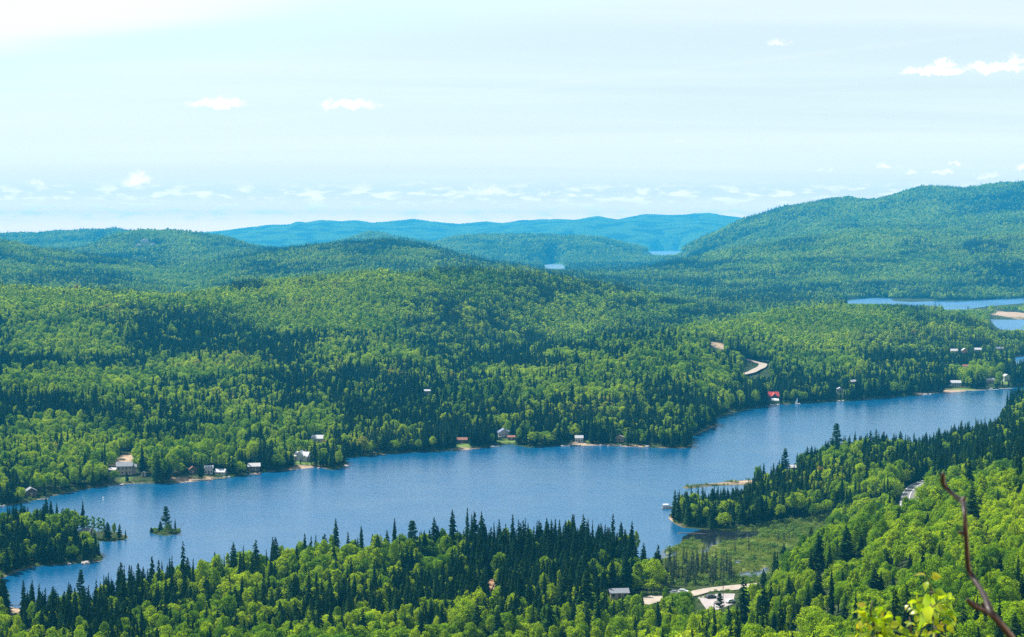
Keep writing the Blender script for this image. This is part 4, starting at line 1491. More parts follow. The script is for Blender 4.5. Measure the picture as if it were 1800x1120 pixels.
SEDGE = [sedge_shape(130 + k).mesh('sedge_tuft', M['reed']) for k in range(3)]

# ------------------------------------------------------------------ where trees grow
ang = (ZZ + 5.0 * (YYg > 260) - H) / YYg
run = np.maximum.accumulate(np.where(YYg > 150, ang, -9), axis=0)     # steepest thing in front, per direction

DARK = [(110, 1065, 95, 50, .92), (235, 1050, 80, 35, .75), (340, 1030, 80, 30, .65), (560, 1060, 150, 30, .5), (760, 1010, 100, 40, .72), (900, 1000, 120, 45, .85), (1060, 985, 120, 50, .92), (1000, 1070, 150, 30, .62),
        (700, 960, 200, 22, .62), (450, 990, 90, 20, .55), (620, 1100, 160, 20, .35), (1150, 1080, 60, 25, .5),
        (1255, 890, 80, 45, .93), (1340, 890, 60, 40, .8), (1400, 860, 60, 50, .62), (1470, 820, 70, 40, .55), (1560, 775, 120, 26, .72), (1700, 765, 140, 40, .88), (1800, 800, 70, 30, .85), (1500, 880, 50, 30, .5), (1650, 830, 100, 22, .6),
        (85, 955, 100, 38, .93), (105, 922, 100, 12, .12), (200, 940, 40, 12, 0.0), (690, 750, 105, 50, .96), (620, 775, 40, 22, .9), (870, 735, 60, 40, .72), (1050, 745, 190, 36, .8), (1180, 745, 50, 40, .6),
        (760, 650, 110, 40, .6), (640, 695, 150, 26, .72), (1420, 685, 150, 30, .9), (1650, 625, 140, 40, .9), (1560, 572, 100, 26, .6), (1560, 670, 120, 20, .75), (1740, 660, 60, 25, .6), (500, 700, 90, 24, .6), (300, 700, 160, 26, .45),
        (330, 592, 180, 46, .95), (470, 610, 90, 45, .88), (210, 558, 70, 20, .85), (820, 550, 160, 40, .84), (900, 510, 100, 26, .66), (430, 505, 50, 8, .9), (820, 480, 60, 6, .7), (1750, 700, 60, 12, .9),
        (1600, 540, 60, 10, .85), (60, 800, 60, 30, .35), (1500, 515, 250, 8, .75), (1735, 436, 50, 12, .97), (190, 457, 100, 10, .93), (130, 490, 110, 14, .93), (470, 470, 60, 12, .8), (640, 440, 50, 10, .8), (1100, 470, 200, 8, .8),
        (1050, 510, 150, 14, .75), (260, 425, 30, 8, .7), (1500, 400, 60, 4, .6), (1380, 480, 200, 8, .6)]
DARK += [(420, 690, 80, 10, .7), (1330, 520, 120, 8, .85), (700, 1050, 120, 30, .75), (420, 1060, 100, 25, .6),
         (950, 1050, 150, 30, .75), (560, 1090, 120, 15, .5), (80, 700, 60, 20, .6), (220, 740, 60, 14, .55), (330, 760, 90, 14, .5)]
DARK += [(150, 1102, 130, 22, .75), (850, 650, 60, 14, .97), (940, 612, 70, 14, .95), (1050, 588, 80, 11, .95), (1150, 569, 80, 9, .95), (1260, 552, 80, 9, .95), (120, 640, 170, 12, .85), (310, 670, 100, 9, .85), (930, 590, 80, 30, .85), (700, 600, 120, 22, .7), (560, 640, 100, 16, .7), (1200, 491, 150, 5, .95), (1400, 505, 150, 5, .95), (1150, 535, 120, 6, .9), (1350, 530, 100, 5, .95), (1480, 460, 120, 5, .9), (1620, 500, 160, 5, .9), (1250, 462, 120, 4, .9), (560, 500, 60, 6, .8)]
LIGHT = [(120, 770, 150, 40, .18), (250, 830, 120, 18, .3), (560, 560, 150, 30, .15), (1450, 560, 150, 20, .15), (890, 656, 70, 8, .05), (1000, 627, 70, 8, .05), (1110, 606, 80, 8, .05), (1290, 577, 90, 8, .05), (1420, 552, 80, 8, .1), (100, 672, 130, 9, .03), (300, 700, 100, 9, .03), (120, 595, 120, 42, .06), (150, 672, 170, 22, .04), (620, 540, 110, 32, .12), (380, 650, 120, 24, .12), (650, 620, 100, 30, .22), (1000, 565, 90, 30, .18), (1400, 585, 130, 38, .10), (1250, 600, 100, 20, .15), (200, 800, 200, 36, .14),
         (430, 775, 110, 36, .16), (1030, 690, 100, 22, .14), (1140, 650, 110, 24, .2), (60, 530, 120, 20, .05), (900, 680, 60, 25, .3), (1720, 655, 60, 14, .1), (480, 955, 80, 14, .3), (560, 1000, 80, 22, .25), (380, 1085, 160, 26, .22),
         (1600, 960, 320, 62, .035), (1500, 1050, 420, 70, .05), (1760, 900, 160, 60, .02), (1330, 1060, 80, 30, .2), (1040, 1105, 80, 14, .2), (1560, 850, 70, 24, .25), (1480, 850, 40, 20, .3), (820, 1080, 120, 25, .3), (30, 1085, 40, 12, .05), (880, 1060, 60, 15, .35)]


def conifer_chance(px, py, X, Y):
    wl_ = 1 + smooth(2500, 6000, Y) * 3
    p = .34 + .75 * fbm(X / wl_, Y / wl_, 190, 3, 21) + .30 * fbm(X / wl_, Y / wl_, 42, 2, 22)
    for (cx, cy_, rx, ry, v) in DARK + LIGHT:
        q = np.sqrt(((px - cx) / rx) ** 2 + ((py - cy_) / ry) ** 2)
        w = smooth(1.25, .65, q)
        p = p * (1 - w) + (v * .93 if v > .6 else v) * w
    p = p + .62 * fbm(X / wl_, Y / wl_, 26, 3, 23) * smooth(0.02, .25, p)
    return p


def road_mask(X, Y):
    ok = np.ones(X.shape, bool)
    for pts, hwid in ROADS:
        d, _ = seg_dist(X, Y, [(p[0], p[1]) for p in pts], False)
        ok &= d > hwid
    d, ins = seg_dist(X, Y, LOT)
    ok &= ~(ins | (d < 3))
    for (cx, cy_, rr) in FOOT:
        ok &= (X - cx) ** 2 + (Y - cy_) ** 2 > rr * rr
    for items in (SANDS, LAWNS):
        for (cx, cy_, rx, ry) in items:
            ok &= ((X - cx) / rx) ** 2 + ((Y - cy_) / ry) ** 2 > 1.0
    return ok


def candidates(cell, y0, y1, seed):
    r = np.random.default_rng(seed)
    xm = .36 * y1
    gx_ = np.arange(-xm, xm, cell)
    gy_ = np.arange(y0, y1, cell)
    X, Y = np.meshgrid(gx_, gy_)
    X = X.ravel()
    Y = Y.ravel()
    k = np.abs(X) < .355 * Y + 8
    X, Y = X[k], Y[k]
    X = X + r.uniform(-.48, .48, X.size) * cell
    Y = Y + r.uniform(-.48, .48, Y.size) * cell
    return X, Y, r


T = {k: [] for k in ('X', 'Y', 'Z', 'H', 'W', 'rot', 'kind', 'px', 'py')}
BANDS = [(315, 1300, 1.0), (1300, 2500, 1.12), (2500, 3600, 1.35), (3600, 4800, 1.6), (4800, 6400, 1.9), (6400, 8200, 2.3), (8200, 9900, 2.7)]
for bi, (y0, y1, g) in enumerate(BANDS):
    for kind in (0, 1):
        cell = (3.0 if kind == 0 else 4.9 if bi else 4.0) * g
        X, Y, r = candidates(cell, y0, y1, 100 + bi * 2 + kind)
        Zt = sample(ZZ, X, Y)
        hh = np.where(kind == 0, r.normal(13.2, 3.5, X.size), r.normal(11.6, 2.1, X.size)).clip(6, 20)
        tall = smooth(-.2, .5, fbm(X, Y, 60, 2, 40))
        hh = hh * (.85 + .25 * tall) * (1 + (g - 1) * .33)
        if kind == 0:
            hh = np.where(r.random(X.size) < .06, hh * 1.25, hh)
        vis = (Zt + hh + 10 - H) / Y > sample(run, X, Y) - .0005
        sdv = sample(SD, X, Y)
        px, py = project(X, Y, Zt)
        keep = vis & (sdv > (1.6 if kind == 0 else 2.0)) & (px > -140) & (px < 1940)
        ms = sample(MS, X, Y)
        keep &= ms < .3
        X, Y, Zt, hh, px, py, sdv = (a[keep] for a in (X, Y, Zt, hh, px, py, sdv))
        p = conifer_chance(px, py - .5 * hh * F / Y, X, Y)
        # a belt of conifers along the shores
        p = np.where((sdv < 14) & (Y < 2500), np.maximum(p, p * .6 + .30), p)
        rr = r.random(X.size)
        # both kinds share the ground: conifers where p is high, crowns where it is low
        keep = rr < (np.clip(p, 0, 1) ** 1.45 * .95 if kind == 0 else np.clip(1.04 - np.clip(p, 0, 1) ** 1.3, .03, .92))
        keep &= road_mask(X, Y)
        if bi == 0 and kind == 1:
            keep &= ((px > 1300) & (Y < 780)) | (r.random(X.size) < .70)
        pj = project(X, Y, 0 * X)
        isl_ = ((np.abs(pj[0] - 290) < 45) & (np.abs(pj[1] - 935) < 10)) | ((pj[0] > 148) & (pj[0] < 235) & (pj[1] > 930) & (pj[1] < 953)) | ((pj[0] > 1185) & (pj[0] < 1330) & (pj[1] > 843) & (pj[1] < 860))
        keep &= ~isl_
        for (cx, cy_, rx, ry, mlt) in ((90, 960, 150, 62, .78), (200, 1070, 170, 45, .9), (1245, 905, 85, 45, .82)):
            hh = hh * np.where(np.sqrt(((px - cx) / rx) ** 2 + ((py - cy_) / ry) ** 2) < 1, mlt, 1.0)
        slope = ((px > 1300) & (Y < 780) & (kind == 1))
        X, Y, Zt, hh, px, py, slope = (a[keep] for a in (X, Y, Zt, hh, px, py, slope))
        hh = hh * (1 + .30 * fbm(X, Y, 75 * g, 2, 51))
        if kind == 0:
            W = r.uniform(.6, 1.35, X.size) * (hh / 13) ** .5
        else:
            W = (r.uniform(.5, 1.05, X.size) + .7 * r.random(X.size) ** 3) * (1 + .45 * fbm(X, Y, 75 * g, 2, 51)) * np.where(slope, .80, 1.0)
            hh = hh * np.where(slope, .85, 1.0)
        T['X'].append(X); T['Y'].append(Y); T['Z'].append(Zt); T['H'].append(hh)
        T['W'].append(W * (1 + (g - 1) * .55)); T['rot'].append(r.uniform(0, 6.28, X.size)); T['kind'].append(np.full(X.size, kind))
        T['px'].append(px); T['py'].append(py)
T = {k: np.concatenate(v) for k, v in T.items()}
SLOPE = [
    (1306, 1095, 1014, 'tallest spruce right of the parking lot', 1.15, 5),
    (1487, 982, 922, 'tall dark spruce where the slope meets the marsh', 1.3, 3),
    (1439, 984, 935, 'dark spruce left of the tall one at the edge of the marsh', 1.5, 5),
    (1461, 1066, 993, 'thin tall spruce standing alone in the green slope', 0.75, 2),
    (1473, 980, 945, 'narrow spruce between the two dark ones at the marsh edge', 0.9, 4),
    (1537, 1034, 998, 'wide dark spruce in the middle of the green slope', 1.5, 3),
    (1548, 1030, 1004, 'small spruce touching the wide one on the green slope', 1.1, 1),
    (1569, 1026, 1003, 'pointed spruce a step right of the wide one on the slope', 1.2, 0),
    (1487, 1080, 1043, 'dark spruce low on the slope left of the leafy twigs', 1.5, 5),
    (1438, 1040, 1002, 'dark spruce above the tall lot spruce on the slope', 1.4, 3),
    (1757, 994, 974, 'solitary small spruce right of the bare branch', 1.5, 3),
    (1797, 1050, 1010, 'dark spruce cut by the right edge of the slope', 1.6, 5),
    (1599, 992, 972, 'small dark spruce in the slope above the leafy twigs', 1.3, 1),
    (1708, 905, 848, 'dark spruce above the green slope right of the branch tip', 1.0, 3),
    (1425, 995, 968, '', 1.3, 0),
    (1456, 1000, 975, '', 1.3, 1),
    (1366, 1000, 970, '', 1.3, 2),
    (1342, 1020, 1000, '', 1.3, 3),
    (1370, 1045, 1025, '', 1.3, 4),
    (1386, 1040, 1010, '', 1.3, 5),
    (1401, 1075, 1055, '', 1.3, 6),
    (1420, 1060, 1038, '', 1.3, 7),
    (1394, 1100, 1065, '', 1.3, 8),
    (1360, 1098, 1075, '', 1.3, 9),
    (1480, 1020, 998, '', 1.3, 10),
    (1512, 965, 940, '', 1.3, 11),
    (1522, 950, 935, '', 1.3, 12),
    (1630, 918, 900, '', 1.3, 13),
    (1735, 940, 922, '', 1.3, 14),
    (1378, 985, 955, '', 1.3, 15),
    (1650, 975, 955, '', 1.3, 16),
    (1560, 985, 965, '', 1.3, 17),
]
for (x_, yb_, yt_, l_, w_, s_) in SLOPE:
    Y_ = at_px(x_, yb_ + 24)[1]
    CLEAR.append((x_ - 5, yt_, x_ + 5, yb_ - 2, Y_, 75))
# sight lines over low growth to houses, roads and beaches
top = project(T['X'], T['Y'], T['Z'] + T['H'])[1]
halfw = np.where(T['kind'] == 0, 1.7, 3.4) * T['W'] * F / T['Y']
drop = np.zeros(T['X'].size, bool)
for (x0, y0, x1, y1, yt, reach) in CLEAR:
    near = (T['Y'] < yt + 2) & (T['Y'] > yt - reach)
    drop |= near & (T['px'] + halfw * .8 > x0) & (T['px'] - halfw * .8 < x1) & (top < y1) & (T['py'] > y0)
T = {k: v[~drop] for k, v in T.items()}
print('TREES', len(T['X']))

# ------------------------------------------------------------------ the single trees: those that show largest
order = np.argsort(T['Y'])
order = order[T['Y'][order] < 1250]
sky = np.full(1800, 1120.0)
expo = np.zeros(T['X'].size)
tipw = np.zeros(T['X'].size, bool)
topy = project(T['X'], T['Y'], T['Z'] + T['H'])[1]
for i in order:
    s = F / T['Y'][i]
    hw_ = (1.9 if T['kind'][i] == 0 else 3.6) * T['W'][i] * s
    a, b = int(max(0, T['px'][i] - hw_)), int(min(1799, T['px'][i] + hw_))
    if b <= a:
        continue
    cols = np.arange(a, b + 1)
    u = np.abs(cols - T['px'][i]) / hw_
    hp_ = T['H'][i] * s
    yt = topy[i] + hp_ * (u * .95 if T['kind'][i] == 0 else .5 * u * u)
    e = np.maximum(0, sky[a:b + 1] - np.maximum(yt, 0))
    expo[i] = np.minimum(e, hp_).sum()
    sky[a:b + 1] = np.minimum(sky[a:b + 1], yt)
single = np.zeros(T['X'].size, bool)
for kind in (0, 1):
    c = order[T['kind'][order] == kind]
    c = c[np.argsort(-expo[c])][:(252 if kind == 0 else 290)]
    single[c] = True


def zone(px, py, Y):
    def by(table, v):
        for lim, txt in table:
            if v < lim:
                return txt
        return table[-1][1]
    if Y > 1000 and px < 1330 or Y > 1250:
        return 'on the far shore by ' + by([(130, 'the dark shore house'), (290, 'the two storey tan house'), (420, 'the boathouse'), (500, 'the brown waterside house'), (640, 'the white villa'), (730, 'the dense spruce bank'), (850, 'the low brown cabin'),
                                           (960, 'the blue roofed house'), (1060, 'the small white beach cabin'), (1160, 'the tan pine cabin'), (1230, 'the tip of the headland'), (1420, 'the red roofed house'), (1800, 'the long shore house')], px)
    if px > 1165 and Y > 780 and px < 1420:
        return 'on the wooded point across the marsh, ' + by([(1230, 'at its tip'), (1310, 'in its middle'), (1800, 'where it joins the ridge')], px)
    if px >= 1420 and Y > 780:
        return 'in the valley forest ' + by([(1500, 'before the lone pine'), (1580, 'left of the highway bend'), (1660, 'around the highway bend'), (1730, 'behind the branch tip'), (1900, 'at the far right')], px)
    if px < 240 and py < 1020:
        return 'on the wooded point ' + by([(60, 'at the picture edge'), (120, 'before the birches'), (300, 'beside the birch spit')], px)
    if px > 1330:
        return by([(900, 'high'), (960, 'fairly high'), (1020, 'halfway up'), (1080, 'low'), (2000, 'at the foot')], py) + ' on the green slope ' + by([(1430, 'above the parking lot'), (1520, 'left of the saplings'), (1600, 'behind the left sapling'), (1680, 'behind the right sapling'), (1740, 'behind the bare branch'), (2000, 'right of the bare branch')], px)
    if px > 1080 and py > 1040:
        return 'in front of the ' + ('access road' if px < 1200 else 'parking lot')
    if px > 1080:
        return 'between the near shore and the marsh'
    if py > 1085:
        return 'in the lowest forest ' + by([(180, 'in the near left corner'), (350, 'below the lake corner'), (520, 'below the small island'), (700, 'left of the broad pine'), (860, 'below the broad pine'), (980, 'below the dirt track'), (1080, 'by the grey shed')], px)
    if px < 260:
        return 'in the near shore forest beside the small beach'
    return 'on the near shore ' + by([(400, 'facing the little island'), (560, 'facing the white villa'), (700, 'left of the broad pine'), (800, 'around the broad pine'), (920, 'by the dirt track'), (1010, 'right of the dirt track'), (1100, 'close to the marsh inlet')], px)


def single_tree(name, cat, proto, X, Y, Z, hs, ws, rot, label, group):
    t = thing(name, (X, Y, Z), rot, label, cat, group)
    t.scale = (ws, ws, hs)
    link('trunk', proto[1], t)
    link('crown', proto[0], t)
    return t


hq = np.median(T['H'][single])
for i in np.nonzero(single)[0]:
    k = T['kind'][i]
    z_ = zone(T['px'][i], T['py'][i], T['Y'][i])
    v = int(T['rot'][i] * 997) % 6
    big = T['H'][i] > (15.2 if k == 0 else 12.2)
    small = T['H'][i] < (11.5 if k == 0 else 10)
    if k == 0:
        lab = ('tall dark pointed spruce ' if big else 'short dark spruce ' if small else 'dark narrow spruce ') + z_
        single_tree('spruce_tree', 'tree', SPR[v], T['X'][i], T['Y'][i], T['Z'][i], T['H'][i] / 15, T['W'][i], T['rot'][i], lab, ('tall' if big else 'short' if small else 'mid sized') + ' spruces ' + z_)
    else:
        wide = T['W'][i] > 1.0
        lab = ('wide green broadleaf tree ' if wide else 'small green broadleaf tree ') + z_
        single_tree('broadleaf_tree', 'tree', BRD[v], T['X'][i], T['Y'][i], T['Z'][i], T['H'][i] / 12, T['W'][i], T['rot'][i], lab, ('wide' if wide else 'small') + ' broadleaf trees ' + z_)


# ------------------------------------------------------------------ the mass of the forest
def scatter(name, meshes, X, Y, Z, S, rot, idx, label):
    src = bpy.data.collections.new(name + '_kinds')
    for k, me in enumerate(meshes):
        o = bpy.data.objects.new('%s_kind_%02d' % (name, k), me)
        src.objects.link(o)
    me = bpy.data.meshes.new(name)
    n = len(X)
    me.vertices.add(n)
    me.vertices.foreach_set('co', np.stack([X, Y, Z], -1).astype(np.float32).ravel())
    a = me.attributes.new('inst_rot', 'FLOAT_VECTOR', 'POINT')
    a.data.foreach_set('vector', np.stack([np.zeros(n), np.zeros(n), rot], -1).astype(np.float32).ravel())
    a = me.attributes.new('inst_scale', 'FLOAT_VECTOR', 'POINT')
    a.data.foreach_set('vector', S.astype(np.float32).ravel())
    a = me.attributes.new('inst_idx', 'INT', 'POINT')
    a.data.foreach_set('value', idx.astype(np.int32))
    o = link(name, me)
    ng = bpy.data.node_groups.new(name, 'GeometryNodeTree')
    ng.interface.new_socket('Geometry', in_out='INPUT', socket_type='NodeSocketGeometry')
    ng.interface.new_socket('Geometry', in_out='OUTPUT', socket_type='NodeSocketGeometry')
    gi = ng.nodes.new('NodeGroupInput')
    go = ng.nodes.new('NodeGroupOutput')
    ci = ng.nodes.new('GeometryNodeCollectionInfo')
    ci.inputs['Collection'].default_value = src
    ci.inputs['Separate Children'].default_value = True
    ci.inputs['Reset Children'].default_value = True
    iop = ng.nodes.new('GeometryNodeInstanceOnPoints')
    iop.inputs['Pick Instance'].default_value = True

    def attr(nm, ty):
        nd = ng.nodes.new('GeometryNodeInputNamedAttribute')
        nd.data_type = ty
        nd.inputs['Name'].default_value = nm
        return nd.outputs['Attribute']
    ng.links.new(gi.outputs[0], iop.inputs['Points'])
    ng.links.new(ci.outputs[0], iop.inputs['Instance'])
    ng.links.new(attr('inst_idx', 'INT'), iop.inputs['Instance Index'])
    ng.links.new(attr('inst_rot', 'FLOAT_VECTOR'), iop.inputs['Rotation'])
    ng.links.new(attr('inst_scale', 'FLOAT_VECTOR'), iop.inputs['Scale'])
    ng.links.new(iop.outputs[0], go.inputs[0])
    md = o.modifiers.new('scatter', 'NODES')
    md.node_group = ng
    tag(o, label, kind='stuff')
    return o


far = T['Y'] > 1900
for kind, nm, near_m, far_m, h0, lab in ((0, 'conifer_forest', [p[2] for p in SPR], SPR_FAR, 15.0, 'dark conifers of the forest that covers shores and hills'),
                                         (1, 'broadleaf_forest', [p[2] for p in BRD], BRD_FAR, 12.0, 'fresh green broadleaf trees of the forest that covers shores and hills')):
    m = (T['kind'] == kind) & ~single
    n = m.sum()
    hs = T['H'][m] / h0
    S = np.stack([T['W'][m], T['W'][m], hs], -1)
    base = rng.integers(0, len(near_m), n)
    fi = len(near_m) + rng.integers(0, len(far_m), n)
    scatter(nm, near_m + far_m, T['X'][m], T['Y'][m], T['Z'][m], S, T['rot'][m], np.where(far[m], fi, base), lab)

# marsh cover
X, Y, r = candidates(1.6, 640, 980, 501)
ms, sdv = sample(MS, X, Y), sample(SD, X, Y)
px, py = project(X, Y, 0 * X)
k = (ms > .2) & (sdv > .4) & road_mask(X, Y)
X, Y, sdv, px, py = X[k], Y[k], sdv[k], px[k], py[k]
bn = fbm(X, Y, 22, 3, 61)
bushy = (bn > .02) | ((py < 948) & (px > 1290)) | (py > 1018)
sel = np.where(bushy, r.random(X.size) < .42, r.random(X.size) < .015)
Zt = sample(ZZ, X, Y)
s = r.uniform(.7, 1.5, X.size)
scatter('marsh_willows', BUSH, X[sel], Y[sel], Zt[sel], np.stack([s, s, s * r.uniform(.6, 1.2, X.size)], -1)[sel], r.uniform(0, 6.28, sel.sum()), r.integers(0, 4, sel.sum()), 'low grey green willow bushes of the marsh')
sel = r.random(X.size) < .6
s = r.uniform(.7, 1.3, X.size)
scatter('marsh_sedge', SEDGE, X[sel], Y[sel], Zt[sel], np.stack([s, s, s], -1)[sel], r.uniform(0, 6.28, sel.sum()), r.integers(0, 3, sel.sum()), 'yellow green sedge of the marsh')
# shore bushes fringing the water
X, Y, r = candidates(2.4, 640, 1700, 502)
sdv = sample(SD, X, Y)
k = (sdv > .8) & (sdv < 7)
X, Y = X[k], Y[k]
k = (fbm(X, Y, 30, 2, 63) > -.35) & road_mask(X, Y) & (r.random(X.size) < .6)
X, Y = X[k], Y[k]
s = r.uniform(.5, 1.2, X.size)
scatter('shore_bushes', BUSH, X, Y, sample(ZZ, X, Y), np.stack([s, s, s * .9], -1), r.uniform(0, 6.28, X.size), r.integers(0, 4, X.size), 'low bushes along the lakeshore')


X, Y, r = candidates(1.7, 560, 960, 503)
dmin = np.full(X.shape, 1e9)
for pts, hwid in ROADS[:1] + ROADS[2:3]:
    d, _ = seg_dist(X, Y, [(p[0], p[1]) for p in pts], False)
    dmin = np.minimum(dmin, d)
d, ins = seg_dist(X, Y, LOT)
ok = ((dmin > 5.8) & (dmin < 11) | (d < 5) & ~ins & (d > .6)) & (dmin > 5.8) & ((r.random(X.size) < .55) & (fbm(X, Y, 9, 2, 77) > -.2)) & (sample(SD, X, Y) > 1)
X, Y = X[ok], Y[ok]
s = r.uniform(.35, .95, X.size)
scatter('roadside_bushes', BUSH, X, Y, sample(ZZ, X, Y), np.stack([s, s, s * .9], -1), r.uniform(0, 6.28, X.size), r.integers(0, 4, X.size), 'low bushes along road and parking lot')


# ------------------------------------------------------------------ trees one can name
def named(kind, x, yb, yt, label, wide=1.0, group=None, seed=0, lean=0):
    if x > 1300 and yb > 900 and kind == 'spruce':
        yb += 24
    X, Y, Z = at_px(x, yb)
    Z = ground(X, Y)
    h = (yb - yt) * Y / F * 1.02
    protos, h0, nm = {'spruce': (SPR, 15.0, 'spruce_tree'), 'pine': (PIN, 18.0, 'pine_tree'), 'birch': (BIR, 11.0, 'birch_tree'), 'broad': (BRD, 12.0, 'broadleaf_tree'), 'larch': (LAR, 11.0, 'larch_tree')}[kind]
    t = single_tree(nm, 'tree', protos[seed % len(protos)], X, Y, Z, h / h0, max(.4, h / h0) * wide, seed * 1.7, label, group)
    if lean:
        t.rotation_euler = (0, R(lean), 0)
    return t


named('pine', 292, 934, 890, 'tall ragged pine in the middle of the tiny island', 1.0, seed=1)
named('spruce', 308, 935, 911, 'slender spruce at the right side of the tiny island', 1.0, seed=2)
named('spruce', 282, 934, 916, 'stubby cedar like tree left of the pine on the tiny island', 1.5, seed=3)
named('spruce', 266, 936, 927, 'very small spruce at the left tip of the island', 1.3, seed=1)
named('broad', 296, 936, 920, 'leafy shrub at the foot of the island pine', 1.1, seed=2)
named('spruce', 301, 934, 915, 'thin little spruce between the pine and the slender spruce on the island', .7, seed=4)
named('broad', 272, 935, 928, 'round low bush on the left half of the island', 1.4, seed=4)
named('broad', 303, 937, 929, 'low bush on the right half of the island', 1.4, seed=5)
X, Y, Z = at_px(315, 935)
t = link('leaning_snag', SNAG[0], None, (X, Y, .2))
t.scale = (.6, .6, .62)
t.rotation_euler = (0, R(24), 0)
tag(t, 'thin dead snag leaning out at the right tip of the island', 'snag')
named('birch', 153, 944, 903, 'leftmost pale trunked birch of the row on the spit', 1.0, seed=0)
named('birch', 163, 946, 904, 'second birch of the row on the spit', .95, seed=1)
named('birch', 174, 947, 906, 'third birch of the row on the spit', 1.0, seed=0)
named('birch', 181, 947, 908, 'fourth birch of the row on the spit', .85, seed=1)
named('spruce', 189, 948, 917, 'tallest dark spruce on the birch spit', 1.6, seed=3)
named('broad', 201, 947, 918, 'rounded bright green tree between the two spruces of the spit', .8, seed=1)
named('spruce', 210, 948, 921, 'dark spruce right of the rounded tree on the spit', 1.5, seed=5)
named('spruce', 221, 947, 930, 'little spruce at the very tip of the birch spit', 1.1, seed=4)
named('pine', 43, 938, 891, 'pine standing above the canopy of the wooded point', 1.0, seed=0)
named('pine', 725, 1005, 915, 'broad dark pine rising above the near shore forest against the lake', .8, seed=1)
named('pine', 143, 1068, 997, 'ragged pine among the spruces near the lake corner', .8, seed=0)
named('pine', 1470, 806, 743, 'lone pine standing highest on the wooded ridge before the lake', .9, seed=1)
named('pine', 1380, 838, 790, 'dark round topped pine where the point meets the lake', 1.0, seed=0)
named('pine', 5, 1000, 940, 'grey green pine at the left edge on the wooded point', 1.3, seed=1)
named('pine', 1265, 1078, 1042, 'wide dark pine at the lower edge of the parking lot', 1.2, seed=1)
for k, (x, yb, yt, lab_, wd_, sd2) in enumerate(SLOPE):
    if lab_:
        named('spruce', x, yb, yt, lab_, wd_, seed=sd2)
    else:
        named('spruce', x, yb, yt, 'small dark spruce ' + zone(x, yb, 600), wd_, 'small spruces dotted over the lower slope', seed=sd2)
# grey green larches and snags of the wet ground
q = random.Random(5)
for k in range(75):
    a = q.uniform(0, 6.28)
    u = math.sqrt(q.random())
    x, y = 1222 + math.cos(a) * u * 72, 1012 + math.sin(a) * u * 26
    if x < 1175 and y < 985:
        continue
    X, Y = on_plane(x, y, 1)
    if ground(X, Y) < .3 or not road_mask(np.array([X]), np.array([Y]))[0]:
        continue
    hs = q.uniform(.55, 1.05)
    single_tree('larch_tree', 'tree', LAR[k % 3], X, Y, ground(X, Y), hs, hs * q.uniform(.8, 1.3), q.uniform(0, 6), ('tall' if hs > .8 else 'short') + ' thin grey green larch ' + ('at the lake end of the wet ground' if x < 1195 else 'in the middle of the wet ground' if x < 1245 else 'on the wet ground left of the pond'), 'larches on the edge of the marsh')
for k, (x, y, hs) in enumerate([(1370, 995, 1.1), (1366, 978, .8), (1350, 968, .5), (1388, 960, .7), (1410, 958, .8), (1418, 956, .9), (1402, 962, .6), (1236, 1000, 1.3), (1312, 985, .6), (1430, 965, .8), (1292, 970, .5)]):
    X, Y = on_plane(x, y, 1)
    o = link('dead_snag', SNAG[k % 3], None, (X, Y, ground(X, Y)))
    o.scale = (hs * .9, hs * .9, hs)
    o.rotation_euler = (0, R((k % 3 - 1) * 4), k)
    tag(o, 'bare grey dead snag standing in the open marsh', 'snag', 'dead snags in the marsh')
for k, (x, yb, yt) in enumerate([(1217, 1000, 962), (1292, 972, 948), (1367, 953, 930), (1378, 952, 930), (1387, 950, 928), (1316, 968, 945), (1404, 1000, 972), (1225, 1020, 985), (1455, 965, 930)]):
    named('larch', x, yb, yt, 'darker slim larch standing clear of the willows in the marsh', 1.2, 'slim larches across the marsh', seed=k)

# ------------------------------------------------------------------ near the camera: bare branch and leafy sprigs
DB = 4.0


def near_pt(x, y, d):
    v = y - 560.0
    s = d / F
    u = x - 900.0
    # camera axes
    fwd = Vector((0, CP, -SP))
    up = Vector((0, SP, CP))
    return Vector((0, 0, H)) + Vector((1, 0, 0)) * u * s + fwd * d - up * v * s


M['twig'] = plain('dark_reddish_twig_bark', (.022, .011, .010), 0.5, 0.3, 60, spec=0.4)
M['stem'] = plain('dark_green_brown_stem', (.06, .05, .03), 0.6, 0.3, 60)
mlf, nlf, olf = new_mat('young_leaf')
oi = nlf.n.new('ShaderNodeObjectInfo')
cc = nlf.ramp(oi.outputs['Random'], [(0, (.14, .26, .012)), (.5, (.24, .36, .015)), (.85, (.34, .42, .02)), (1, (.36, .30, .04))])
d_ = nlf.add('ShaderNodeBsdfPrincipled')
nlf.put(d_.inputs['Base Color'], cc)
d_.inputs['Roughness'].default_value = .33
d_.inputs['Specular IOR Level'].default_value = .6
tr_ = nlf.n.new('ShaderNodeBsdfTranslucent')
nlf.put(tr_.inputs['Color'], nlf.mix(1.0, cc, (1.5, 1.5, .5, 1), 'MULTIPLY'))
mx_ = nlf.n.new('ShaderNodeMixShader')
mx_.inputs[0].default_value = .5
nlf.l.new(d_.outputs[0], mx_.inputs[1])
nlf.l.new(tr_.outputs[0], mx_.inputs[2])
nlf.l.new(mx_.outputs[0], olf.inputs[0])
M['leaf'] = mlf

